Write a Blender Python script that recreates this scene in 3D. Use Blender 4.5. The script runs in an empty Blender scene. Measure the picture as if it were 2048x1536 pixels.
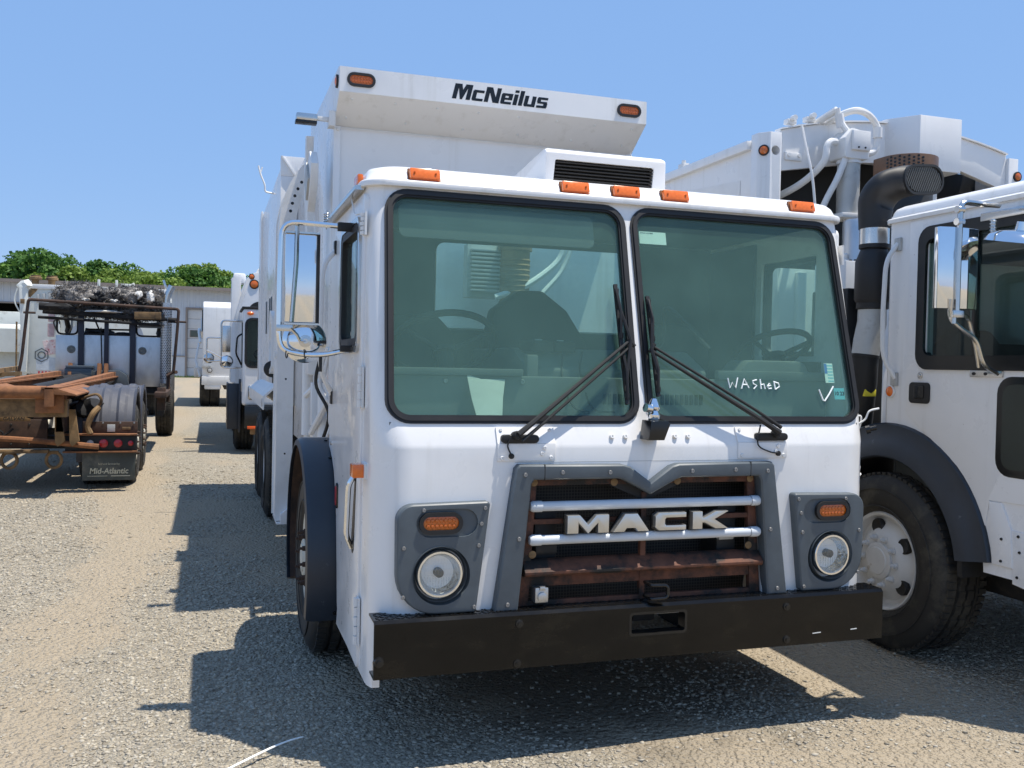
import bpy, bmesh, math, random
import numpy as np
from mathutils import Vector, Matrix
R = math.radians
random.seed(7); RNG = np.random.default_rng(7)
scene = bpy.context.scene
COL = scene.collection

# ------------------------------------------------------------------ camera
cam_d = bpy.data.cameras.new("camera"); cam = bpy.data.objects.new("camera", cam_d); COL.objects.link(cam)
yaw, pitch, roll = .3143, -.0202, .0213
fw = Vector((math.sin(yaw)*math.cos(pitch), math.cos(yaw)*math.cos(pitch), math.sin(pitch)))
rt = Vector((math.cos(yaw), -math.sin(yaw), 0)); up = rt.cross(fw)
r2 = rt*math.cos(roll)+up*math.sin(roll); u2 = up*math.cos(roll)-rt*math.sin(roll)
m = Matrix((r2, u2, -fw)).transposed().to_4x4(); m.translation = (-1.8595, -3.6697, 1.65)
cam.matrix_world = m
cam_d.sensor_width = 36; cam_d.lens = 1867.1/2048*36; cam_d.clip_start = .05; cam_d.clip_end = 3000
scene.camera = cam
scene.render.resolution_x = 1024; scene.render.resolution_y = 768

# ------------------------------------------------------------------ sky and sun
SUN = Vector((.272, -.10, 1.0)).normalized()          # towards the sun
w = bpy.data.worlds.new("World"); scene.world = w; w.use_nodes = True
nt = w.node_tree; nt.nodes.clear()
sky = nt.nodes.new('ShaderNodeTexSky'); sky.sky_type = 'NISHITA'; sky.sun_disc = False
sky.sun_elevation = math.asin(SUN.z); sky.sun_rotation = math.atan2(SUN.x, SUN.y)
sky.air_density = 1.0; sky.dust_density = 0.15; sky.ozone_density = 2.4; sky.altitude = 200
bg = nt.nodes.new('ShaderNodeBackground'); bg.inputs[1].default_value = .12
wo = nt.nodes.new('ShaderNodeOutputWorld')
gm = nt.nodes.new('ShaderNodeGamma'); gm.inputs[1].default_value = .56; hs = nt.nodes.new('ShaderNodeHueSaturation'); hs.inputs['Saturation'].default_value = 1.62; hs.inputs['Value'].default_value = 1.62
nt.links.new(sky.outputs[0], gm.inputs[0]); nt.links.new(gm.outputs[0], hs.inputs['Color'])
hz = nt.nodes.new('ShaderNodeMix'); hz.data_type = 'RGBA'; hz.inputs['Factor'].default_value = .65; hz.inputs['B'].default_value = (1.66, 2.80, 5.25, 1)   # even summer haze over the whole sky
nt.links.new(hs.outputs[0], hz.inputs['A']); nt.links.new(hz.outputs['Result'], bg.inputs[0]); nt.links.new(bg.outputs[0], wo.inputs[0])
sd = bpy.data.lights.new("sun", 'SUN'); sd.energy = 4.2; sd.angle = R(.53); sd.color = (1, .94, .84)
so = bpy.data.objects.new("sun", sd); COL.objects.link(so); so.rotation_euler = SUN.to_track_quat('Z', 'Y').to_euler()
so.location = (10, -5, 40)
vs = scene.view_settings; vs.view_transform = 'Standard'; vs.look = 'None'; vs.exposure = 0.58; vs.gamma = 1
vs.use_curve_mapping = False

# ------------------------------------------------------------------ materials
MATS = {}
def _new(name):
    mt = bpy.data.materials.new(name); mt.use_nodes = True; MATS[name] = mt
    n = mt.node_tree.nodes; return mt, n, mt.node_tree.links, n['Principled BSDF']
def pm(name, col, rough=.5, metal=0, var=.08, vs_=6, spot=None, sscale=3, slo=.55, shi=.68, bump=0, bscale=60, coat=0, spec=.5, stretch=None, rvar=.1):
    """principled material: colour varied by noise, optional second colour in noise-shaped patches"""
    mt, n, l, b = _new(name)
    tc = n.new('ShaderNodeTexCoord'); src = tc.outputs['Object']
    if stretch:
        mp = n.new('ShaderNodeMapping'); mp.inputs['Scale'].default_value = stretch
        l.new(src, mp.inputs[0]); src = mp.outputs[0]
    no = n.new('ShaderNodeTexNoise'); no.inputs['Scale'].default_value = vs_; no.inputs['Detail'].default_value = 8; no.inputs['Roughness'].default_value = .62
    l.new(src, no.inputs['Vector'])
    rp = n.new('ShaderNodeValToRGB'); e = rp.color_ramp.elements
    e[0].position = .3; e[1].position = .72
    e[0].color = tuple(c*(1-var) for c in col)+(1,); e[1].color = tuple(min(1, c*(1+var)) for c in col)+(1,)
    l.new(no.outputs['Fac'], rp.inputs[0]); out = rp.outputs[0]
    if spot:
        n2 = n.new('ShaderNodeTexNoise'); n2.inputs['Scale'].default_value = sscale; n2.inputs['Detail'].default_value = 10; n2.inputs['Roughness'].default_value = .68
        l.new(src, n2.inputs['Vector'])
        r2_ = n.new('ShaderNodeValToRGB'); r2_.color_ramp.elements[0].position = slo; r2_.color_ramp.elements[1].position = shi
        l.new(n2.outputs['Fac'], r2_.inputs[0])
        mx = n.new('ShaderNodeMix'); mx.data_type = 'RGBA'; l.new(r2_.outputs[0], mx.inputs['Factor'])
        l.new(out, mx.inputs['A']); mx.inputs['B'].default_value = tuple(spot)+(1,); out = mx.outputs['Result']
    l.new(out, b.inputs['Base Color'])
    mr = n.new('ShaderNodeMapRange'); mr.inputs['To Min'].default_value = max(.02, rough-rvar); mr.inputs['To Max'].default_value = min(1, rough+rvar)
    l.new(no.outputs['Fac'], mr.inputs['Value']); l.new(mr.outputs[0], b.inputs['Roughness'])
    b.inputs['Metallic'].default_value = metal; b.inputs['Specular IOR Level'].default_value = spec
    if coat: b.inputs['Coat Weight'].default_value = coat; b.inputs['Coat Roughness'].default_value = .08
    if bump:
        n3 = n.new('ShaderNodeTexNoise'); n3.inputs['Scale'].default_value = bscale; n3.inputs['Detail'].default_value = 5
        l.new(src, n3.inputs['Vector'])
        bp = n.new('ShaderNodeBump'); bp.inputs['Strength'].default_value = bump; bp.inputs['Distance'].default_value = .01
        l.new(n3.outputs['Fac'], bp.inputs['Height']); l.new(bp.outputs[0], b.inputs['Normal'])
    return mt
def glass(name, tint, dust_haze=.05, dcol=(.5, .6, .58), refl=1.45):
    mt, n, l, b = _new(name); n.remove(b); o = n['Material Output']
    tr = n.new('ShaderNodeBsdfTransparent'); tr.inputs[0].default_value = tuple(tint)+(1,)
    gl = n.new('ShaderNodeBsdfGlossy'); gl.inputs['Roughness'].default_value = .02; gl.inputs[0].default_value = (.9, .97, .95, 1)
    fr = n.new('ShaderNodeFresnel'); fr.inputs[0].default_value = refl
    m1 = n.new('ShaderNodeMixShader'); ge = n.new('ShaderNodeNewGeometry'); sb = n.new('ShaderNodeMath'); sb.operation = 'SUBTRACT'; sb.inputs[0].default_value = 1; l.new(ge.outputs['Backfacing'], sb.inputs[1]); ml = n.new('ShaderNodeMath'); ml.operation = 'MULTIPLY'; l.new(fr.outputs[0], ml.inputs[0]); l.new(sb.outputs[0], ml.inputs[1]); l.new(ml.outputs[0], m1.inputs[0]); l.new(tr.outputs[0], m1.inputs[1]); l.new(gl.outputs[0], m1.inputs[2])
    df = n.new('ShaderNodeBsdfDiffuse'); df.inputs[0].default_value = tuple(dcol)+(1,)
    no = n.new('ShaderNodeTexNoise'); no.inputs['Scale'].default_value = 5; no.inputs['Detail'].default_value = 9
    tc = n.new('ShaderNodeTexCoord'); l.new(tc.outputs['Object'], no.inputs['Vector'])
    mr = n.new('ShaderNodeMapRange'); mr.inputs['From Min'].default_value = .3; mr.inputs['From Max'].default_value = .7; mr.inputs['To Min'].default_value = dust_haze*.86; mr.inputs['To Max'].default_value = dust_haze*1.12
    l.new(no.outputs['Fac'], mr.inputs['Value'])
    m2 = n.new('ShaderNodeMixShader'); l.new(mr.outputs[0], m2.inputs[0]); l.new(m1.outputs[0], m2.inputs[1]); l.new(df.outputs[0], m2.inputs[2])
    l.new(m2.outputs[0], o.inputs[0]); return mt
def white_paint(name, col, rough, streak, chips):
    """repainted truck panel: faint vertical road-film streaks, soft stains, a few rusty chips and slight waviness"""
    mt, n, l, b = _new(name); tc = n.new('ShaderNodeTexCoord'); P = tc.outputs['Object']
    def noise(scale, detail=6, rough_=.6, st=None):
        k = n.new('ShaderNodeTexNoise'); k.inputs['Scale'].default_value = scale; k.inputs['Detail'].default_value = detail; k.inputs['Roughness'].default_value = rough_
        if st:
            mp = n.new('ShaderNodeMapping'); mp.inputs['Scale'].default_value = st; l.new(P, mp.inputs[0]); l.new(mp.outputs[0], k.inputs['Vector'])
        else: l.new(P, k.inputs['Vector'])
        return k.outputs['Fac']
    def rng(f, a, c, lo=0, hi=1):
        k = n.new('ShaderNodeMapRange'); k.interpolation_type = 'SMOOTHSTEP'
        for nm, v in (('From Min', a), ('From Max', c), ('To Min', lo), ('To Max', hi)): k.inputs[nm].default_value = v
        l.new(f, k.inputs['Value']); return k.outputs[0]
    def mix(f, A, B):
        k = n.new('ShaderNodeMix'); k.data_type = 'RGBA'; l.new(f, k.inputs['Factor'])
        if isinstance(A, tuple): k.inputs['A'].default_value = A+(1,)
        else: l.new(A, k.inputs['A'])
        k.inputs['B'].default_value = B+(1,); return k.outputs['Result']
    c = mix(rng(noise(2.2, 8, .65), .45, .8, 0, .5), col, tuple(q*.86 for q in col))
    c = mix(rng(noise(1, 7, .6, (11, 11, .55)), .53, .78, 0, streak), c, (.50, .47, .40))
    c = mix(rng(noise(13, 9, .7), .66, .74, 0, streak*.7), c, (.55, .52, .45))
    c = mix(rng(noise(38, 3, .5), .755, .775, 0, chips), c, (.16, .075, .035))
    l.new(c, b.inputs['Base Color']); l.new(rng(noise(5, 6), .3, .7, rough-.08, rough+.10), b.inputs['Roughness'])
    b.inputs['Coat Weight'].default_value = .4; b.inputs['Coat Roughness'].default_value = .07
    bp = n.new('ShaderNodeBump'); bp.inputs['Strength'].default_value = .22; bp.inputs['Distance'].default_value = .02
    l.new(noise(2.6, 2), bp.inputs['Height']); l.new(bp.outputs[0], b.inputs['Normal']); l.new(bp.outputs[0], b.inputs['Coat Normal'])
    return mt
WHITE = white_paint('white_paint', (.82, .805, .785), .33, .38, .55)
WHITE2 = pm('white_paint_dusty', (.75, .745, .73), .42, var=.05, vs_=4, spot=(.58, .57, .54), sscale=3.5, slo=.52, shi=.8, coat=.15)
CREAM = pm('cream_paint', (.62, .62, .54), .5, var=.1, vs_=3, spot=(.25, .2, .15), sscale=2.5, slo=.58, shi=.68)
GREYPL = pm('grey_plastic', (.082, .099, .112), .48, var=.14, vs_=9, bump=.03, bscale=300)
FENDER = pm('blue_grey_fender', (.021, .028, .039), .42, var=.2, vs_=5, spot=(.10, .11, .12), sscale=14, slo=.66, shi=.74)
BLACK = pm('black_paint', (.009, .009, .009), .22, var=.3, vs_=7, spot=(.035, .03, .025), sscale=5, slo=.6, shi=.75)
BUMPER = pm('bumper_black', (.0055, .005, .0045), .13, var=.3, vs_=4, spot=(.022, .018, .012), sscale=3, slo=.5, shi=.75, spec=.3, rvar=.08, stretch=(1, 1, 2.5))
SLAT = pm('dark_slats', (.10, .10, .095), .5, .3, var=.2)
BLACKM = pm('black_matte', (.012, .012, .012), .6, var=.3)
RUBBER = pm('black_rubber', (.014, .013, .013), .55, var=.25, vs_=10)
TYRE = pm('tyre_rubber', (.024, .022, .019), .75, var=.25, vs_=7, spot=(.085, .075, .055), sscale=5, slo=.5, shi=.72, bump=.12, bscale=120)
DARK = pm('dark_steel', (.02, .019, .018), .6, var=.4, spot=(.07, .05, .035), sscale=6)
CHROME = pm('chrome', (.82, .83, .84), .07, 1, var=.03, rvar=.04)
STEEL = pm('stainless_steel', (.62, .61, .59), .22, 1, var=.08, rvar=.08)
ALU = pm('brushed_aluminium', (.55, .56, .57), .38, .9, var=.15, vs_=5, spot=(.16, .14, .12), sscale=1.2, slo=.55, shi=.8, stretch=(1, 1, .5))
LETTER = pm('satin_silver', (.62, .61, .58), .3, .85, var=.06)
WHEEL = pm('wheel_white', (.60, .60, .59), .45, var=.08, spot=(.3, .24, .18), sscale=9, slo=.62, shi=.75)
WHEELD = pm('wheel_cream_dirty', (.55, .52, .43), .6, var=.15, spot=(.2, .14, .08), sscale=5, slo=.55, shi=.7)
RUSTR = pm('red_oxide_rust', (.125, .046, .024), .75, var=.4, vs_=14, spot=(.014, .012, .01), sscale=6, slo=.44, shi=.58, bump=.1)
RUSTO = pm('orange_rust', (.25, .105, .042), .85, var=.3, vs_=9, spot=(.12, .05, .022), sscale=4, slo=.48, shi=.66, bump=.15)
RUSTT = pm('tan_rust', (.24, .15, .07), .9, var=.35, vs_=8, spot=(.06, .04, .025), sscale=3.5, slo=.48, shi=.66, bump=.15)
RUSTB = pm('burnt_brown_steel', (.075, .042, .028), .85, var=.35, vs_=8, spot=(.02, .016, .014), sscale=5, slo=.45, shi=.65, bump=.1)
CHAR = pm('charred', (.012, .012, .013), .9, var=.5, vs_=12, spot=(.10, .09, .08), sscale=9, slo=.6, shi=.75, bump=.3)
ASH = pm('ash_insulation', (.30, .28, .26), .95, var=.5, vs_=12, spot=(.045, .04, .037), sscale=5, slo=.42, shi=.58, bump=.4, bscale=40)
ASHW = pm('white_ash', (.66, .64, .60), .95, var=.2, vs_=10)
AMBER = pm('amber_lens', (.80, .16, .012), .22, var=.1, vs_=60, coat=.5)
AMBERD = pm('amber_led_lens', (.55, .115, .006), .2, var=.35, vs_=160, coat=.6)
REDL = pm('red_lens', (.45, .012, .02), .3, var=.1, coat=.4)
LAMPW = pm('clear_lamp', (.55, .53, .5), .3, var=.1)
GLASS = glass('windshield_glass', (.865, .965, .92), .115, (.27, .47, .40))  # teal film: dust plus reflected sky and ground painted in as haze
GLASSD = glass('dark_window_glass', (.52, .6, .58), .03, (.3, .36, .34))
GLASSC = glass('clear_window_glass', (.84, .94, .93), .04)
LENS = glass('lamp_glass', (.97, .98, .98), .05, (.75, .75, .72))
def lamp_lens():
    mt = glass('fluted_lamp_glass', (.96, .97, .97), .06, (.7, .7, .67)); n, l = mt.node_tree.nodes, mt.node_tree.links
    tc = n.new('ShaderNodeTexCoord'); mp = n.new('ShaderNodeMapping'); mp.inputs['Rotation'].default_value = (R(90), 0, 0); l.new(tc.outputs['Object'], mp.inputs[0])
    br = n.new('ShaderNodeTexBrick'); br.offset = .5; br.inputs['Scale'].default_value = 62; br.inputs['Mortar Size'].default_value = .09; br.inputs['Brick Width'].default_value = .8; br.inputs['Row Height'].default_value = 1.4; l.new(mp.outputs[0], br.inputs['Vector'])
    bp = n.new('ShaderNodeBump'); bp.inputs['Strength'].default_value = .9; bp.inputs['Distance'].default_value = .004; l.new(br.outputs['Fac'], bp.inputs['Height'])
    for q in n:
        if q.type in ('BSDF_GLOSSY', 'FRESNEL'): l.new(bp.outputs[0], q.inputs['Normal'])
        if q.type == 'FRESNEL': q.inputs[0].default_value = 1.7
    return mt
FLUTED = lamp_lens()
BOWL = pm('lamp_reflector', (.62, .62, .60), .16, 1, var=.25, vs_=45, bump=.35, bscale=70)
SCREWM = pm('dull_screw', (.30, .30, .30), .4, .8, var=.2, vs_=40)
BARW = pm('grille_bar_paint', (.60, .63, .66), .55, var=.08, spot=(.3, .2, .14), sscale=9, slo=.68, shi=.74)
LINER = pm('cab_lining', (.05, .055, .053), .85, var=.2)
INTG = pm('cab_interior_grey', (.135, .145, .14), .7, var=.15, vs_=5)
INTD = pm('cab_interior_dark', (.02, .022, .023), .7, var=.2)
PAPER = pm('white_paper', (.86, .86, .82), .8, var=.04, vs_=9)
BLUEP = pm('blue_print', (.05, .16, .35), .6)
CYANP = pm('cyan_print', (.15, .5, .6), .6)
CHALK = pm('white_chalk', (.85, .88, .88), .9, var=.1)
BROWNM = pm('heat_tinted_steel', (.20, .11, .065), .45, .5, var=.3, vs_=6)
GREYP = pm('grey_pipe', (.48, .48, .46), .5, .2, var=.12, spot=(.3, .28, .25), sscale=5)
YELLOW = pm('yellow_label', (.75, .65, .05), .6)
ORANGEP = pm('orange_reflector', (.85, .12, .02), .4)
GRILLEM = pm('condenser_fins', (.05, .055, .06), .45, .4, var=.3, vs_=30)

# ------------------------------------------------------------------ mesh helpers
def BM(): return bmesh.new()
def box(bm, x0, x1, y0, y1, z0, z1, bev=0, M=None, seg=2):
    t = bmesh.new()
    vs_ = [t.verts.new((x, y, z)) for x in (x0, x1) for y in (y0, y1) for z in (z0, z1)]
    for f in ((0, 1, 3, 2), (4, 6, 7, 5), (0, 4, 5, 1), (2, 3, 7, 6), (0, 2, 6, 4), (1, 5, 7, 3)): t.faces.new([vs_[i] for i in f])
    bmesh.ops.recalc_face_normals(t, faces=t.faces)
    if bev: bmesh.ops.bevel(t, geom=t.edges[:], offset=bev, segments=seg, profile=.6, affect='EDGES')
    if M is not None: t.transform(M)
    merge(bm, t)
def merge(bm, t):
    mp = {v: bm.verts.new(v.co) for v in t.verts}
    for f in t.faces:
        try: bm.faces.new([mp[v] for v in f.verts])
        except ValueError: pass
    t.free()
def frame(d):
    d = Vector(d).normalized(); a = Vector((0, 0, 1)) if abs(d.z) < .9 else Vector((1, 0, 0))
    u = d.cross(a).normalized(); return u, d.cross(u).normalized()
def ring(bm, c, u, v, r, n): return [bm.verts.new(c+u*(r*math.cos(2*math.pi*i/n))+v*(r*math.sin(2*math.pi*i/n))) for i in range(n)]
def skin(bm, rings, cap=True, closed=False):
    n = len(rings[0]); k = len(rings)
    for a in range(k if closed else k-1):
        A, B = rings[a], rings[(a+1) % k]
        for i in range(n):
            j = (i+1) % n
            bm.faces.new((A[i], A[j], B[j], B[i]))
    if cap and not closed:
        bm.faces.new(rings[0][::-1]); bm.faces.new(rings[-1])
def cyl(bm, p0, p1, r0, r1=None, n=16, cap=True):
    p0, p1 = Vector(p0), Vector(p1); r1 = r0 if r1 is None else r1
    u, v = frame(p1-p0); skin(bm, [ring(bm, p0, u, v, r0, n), ring(bm, p1, u, v, r1, n)], cap)
def tube(bm, pts, r, n=8, closed=False):
    pts = [Vector(p) for p in pts]; k = len(pts); rs = []; u = None
    for i in range(k):
        if closed: d = pts[(i+1) % k]-pts[i-1]
        else: d = pts[min(i+1, k-1)]-pts[max(i-1, 0)]
        d.normalize()
        if u is None: u, v = frame(d)
        else:
            u = (u-d*u.dot(d)).normalized(); v = d.cross(u)
        rs.append(ring(bm, pts[i], u, v, r[i] if isinstance(r, (list, tuple)) else r, n))
    skin(bm, rs, True, closed)
def smoothpath(pts, rad=.05, n=5):
    """round the corners of a polyline"""
    pts = [Vector(p) for p in pts]; out = [pts[0]]
    for i in range(1, len(pts)-1):
        a, b, c = pts[i-1], pts[i], pts[i+1]
        d1 = min(rad, (a-b).length*.49); d2 = min(rad, (c-b).length*.49)
        p, q = b+(a-b).normalized()*d1, b+(c-b).normalized()*d2
        for t in range(n+1):
            s = t/n; out.append(p*(1-s)**2+b*2*s*(1-s)+q*s*s)
    out.append(pts[-1]); return out
def catmull(pts, n=8):
    P = [Vector(p) for p in pts]; P = [P[0]*2-P[1]]+P+[P[-1]*2-P[-2]]; out = []
    for i in range(1, len(P)-2):
        for t in range(n):
            s = t/n
            out.append(.5*((2*P[i])+(P[i+1]-P[i-1])*s+(2*P[i-1]-5*P[i]+4*P[i+1]-P[i+2])*s*s+(3*P[i]-P[i-1]-3*P[i+1]+P[i+2])*s**3))
    out.append(P[-2]); return out
def roundpoly(pts, rad, n=5):
    out = []; k = len(pts)
    for i in range(k):
        a, b, c = Vector(pts[i-1]), Vector(pts[i]), Vector(pts[(i+1) % k]); r = rad[i] if isinstance(rad, (list, tuple)) else rad
        if r <= 0: out.append(tuple(b)); continue
        e1, e2 = (a-b).normalized(), (c-b).normalized()
        ang = e1.angle(e2); d = min(r/math.tan(ang/2), (a-b).length*.49, (c-b).length*.49); r_ = d*math.tan(ang/2)
        cen = b+(e1+e2).normalized()*(r_/math.sin(ang/2)); p, q = b+e1*d, b+e2*d
        a0 = math.atan2(p.y-cen.y, p.x-cen.x); a1 = math.atan2(q.y-cen.y, q.x-cen.x); da = (a1-a0+math.pi) % (2*math.pi)-math.pi
        for t in range(n+1):
            th = a0+da*t/n; out.append((cen.x+r_*math.cos(th), cen.y+r_*math.sin(th)))
    return out
def mapper(axis, M=None):
    if axis == 'x': return lambda a, b, h: Vector((h, a, b))
    if axis == 'y': return lambda a, b, h: Vector((a, h, b))
    if axis == 'z': return lambda a, b, h: Vector((a, b, h))
    return axis
def prism(bm, pts, axis, a, b, bev=0, M=None, seg=2):
    f = mapper(axis); t = bmesh.new()
    A = [t.verts.new(f(p[0], p[1], a)) for p in pts]; B = [t.verts.new(f(p[0], p[1], b)) for p in pts]
    fa = t.faces.new(A); fb = t.faces.new(B[::-1]); n = len(pts)
    for i in range(n): t.faces.new((A[i], B[i], B[(i+1) % n], A[(i+1) % n]))
    bmesh.ops.recalc_face_normals(t, faces=t.faces)
    if bev:
        ed = [e for e in t.edges if fb in e.link_faces or fa in e.link_faces]
        bmesh.ops.bevel(t, geom=ed, offset=bev, segments=seg, profile=.6, affect='EDGES')
    if M is not None: t.transform(M)
    merge(bm, t)
def band(bm, outer, inner, axis, a, b):
    """ring-shaped prism between two outlines with the same number of points"""
    f = mapper(axis); n = len(outer)
    rs = [[bm.verts.new(f(p[0], p[1], h)) for p in o] for o, h in ((outer, a), (outer, b), (inner, b), (inner, a))]
    for k in range(4):
        A, B = rs[k], rs[(k+1) % 4]
        for i in range(n): bm.faces.new((A[i], A[(i+1) % n], B[(i+1) % n], B[i]))
def lathe(bm, prof, c, axis, n=24, cap=False):
    """prof: (radius, height along axis)"""
    c = Vector(c); d = Vector(axis).normalized(); u, v = frame(d); rs = []
    for r, h in prof: rs.append(ring(bm, c+d*h, u, v, max(r, 1e-4), n))
    skin(bm, rs, cap)
def sweep(bm, path, prof, closed=False):
    """path: list of (point, u, v); prof: 2-D outline"""
    rs = [[bm.verts.new(p+u*a+v*b) for a, b in prof] for p, u, v in path]; skin(bm, rs, True, closed)
def mesh_of(bm, name, mat, smooth=35):
    bmesh.ops.recalc_face_normals(bm, faces=bm.faces)
    me = bpy.data.meshes.new(name); bm.to_mesh(me); bm.free(); me.materials.append(mat)
    if smooth:
        me.polygons.foreach_set('use_smooth', [True]*len(me.polygons)); me.set_sharp_from_angle(angle=R(smooth))
    return me
def ob(name, bm, mat, parent=None, smooth=35, label=None):
    me = bm if isinstance(bm, bpy.types.Mesh) else mesh_of(bm, name, mat, smooth)
    o = bpy.data.objects.new(name, me); COL.objects.link(o); o.parent = parent
    if label: o['label'] = label
    return o
def thing(name, label, cat, loc=(0, 0, 0), rz=0, group=None):
    o = bpy.data.objects.new(name, None); COL.objects.link(o); o.location = loc; o.rotation_euler = (0, 0, rz)
    o.empty_display_size = .3; o['label'] = label; o['category'] = cat
    if group: o['group'] = group
    return o
def tag(o, label, cat, group=None):
    o['label'] = label; o['category'] = cat
    if group: o['group'] = group
    return o
def struct(o): o['kind'] = 'structure'; return o
def stuff(o): o['kind'] = 'stuff'; return o
def cut(o, cutters):
    """boolean-difference closed bmeshes from an object"""
    tmp = []; bpy.context.view_layer.update()
    for c in cutters:
        bmesh.ops.recalc_face_normals(c, faces=c.faces)
        me = bpy.data.meshes.new('tmp'); c.to_mesh(me); c.free(); co = bpy.data.objects.new('tmp', me); COL.objects.link(co)
        co.matrix_world = o.matrix_world
        mo = o.modifiers.new('b', 'BOOLEAN'); mo.operation = 'DIFFERENCE'; mo.solver = 'EXACT'; mo.object = co; tmp.append(co)
    bpy.context.view_layer.update(); dg = bpy.context.evaluated_depsgraph_get()
    me = bpy.data.meshes.new_from_object(o.evaluated_get(dg)); o.modifiers.clear(); old = o.data; o.data = me; bpy.data.meshes.remove(old)
    for co in tmp: bpy.data.meshes.remove(co.data)
    me.polygons.foreach_set('use_smooth', [True]*len(me.polygons)); me.set_sharp_from_angle(angle=R(35))
    return o
def text(name, s, size, mat, parent, M, ext=.001, shear=0, offset=0, spacing=1, xs=1, bevel=0, align='CENTER'):
    cu = bpy.data.curves.new('txt', 'FONT'); cu.body = s; cu.size = size; cu.extrude = ext; cu.shear = shear; cu.offset = offset
    cu.space_character = spacing; cu.align_x = align; cu.align_y = 'CENTER'; cu.bevel_depth = bevel
    to = bpy.data.objects.new('txt', cu); COL.objects.link(to); bpy.context.view_layer.update()
    me = bpy.data.meshes.new_from_object(to.evaluated_get(bpy.context.evaluated_depsgraph_get()))
    bpy.data.objects.remove(to); bpy.data.curves.remove(cu)
    me.transform(M @ Matrix.Diagonal((xs, 1, 1, 1))); me.name = name; me.materials.clear(); me.materials.append(mat)
    return ob(name, me, mat, parent)
FRONT = Matrix(((1, 0, 0, 0), (0, 0, -1, 0), (0, 1, 0, 0), (0, 0, 0, 1)))      # text reading from -Y
def circle_pts(cx, cy, r, n=24, a0=0, a1=360): 
    k = n if a1-a0 >= 360 else n+1
    return [(cx+r*math.cos(R(a0+(a1-a0)*i/n)), cy+r*math.sin(R(a0+(a1-a0)*i/n))) for i in range(k)]
def oblong(cx, cy, w_, h_, n=8):
    r = h_/2; d = w_/2-r
    return [(cx+d+r*math.cos(R(a)), cy+r*math.sin(R(a))) for a in np.linspace(-90, 90, n)]+[(cx-d+r*math.cos(R(a)), cy+r*math.sin(R(a))) for a in np.linspace(90, 270, n)]
def rrect(x0, x1, y0, y1, r, n=5): return roundpoly([(x0, y0), (x1, y0), (x1, y1), (x0, y1)], r, n)
_screw = {}
def screw(parent, p, axis=(0, -1, 0), r=.009, mat=None, name='screw', h=.006):
    mat = mat or SCREWM; key = (r, h, tuple(axis), mat.name)
    if key not in _screw:
        b = BM(); lathe(b, [(r, 0), (r, h*.4), (r*.8, h), (r*.35, h), (r*.3, h*.6), (0, h*.6)], (0, 0, 0), axis, 10)
        _screw[key] = mesh_of(b, name, mat or STEEL)
    o = ob(name, _screw[key], None, parent); o.location = p; return o
# ------------------------------------------------------------------ ground
def gz(x, y):
    t = min(max((y-34)/26, 0), 1); return .377*t*t*(3-2*t)
def dirtness(x, y):
    """0 loose gravel .. 1 bare packed dirt; wheel lanes run along the yard"""
    x, y = np.asarray(x, float), np.asarray(y, float)
    wx, wy_ = x+.5*np.sin(y*.9+.7)+.22*np.sin(y*2.7+x), y+.5*np.sin(x*1.1)+.25*np.sin(x*3.1-y*.6)
    k = np.sin(wx*1.25+.4)*np.sin(wy_*.62+1.1)+.55*np.sin(wx*2.6+wy_*1.7)+.35*np.sin(wx*5.1-wy_*3.3+1)
    lane = sum(a*np.exp(-((x-c-.18*np.sin(y*.35))/w_)**2) for c, w_, a in ((-2.75, .34, .9), (-4.55, .36, .8), (1.6, .4, .6), (-1.35, .3, .35)))
    v = (k*.75+lane*1.5-.30); t = np.clip(v*.75+.42, 0, 1); return t*t*(3-2*t)
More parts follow.
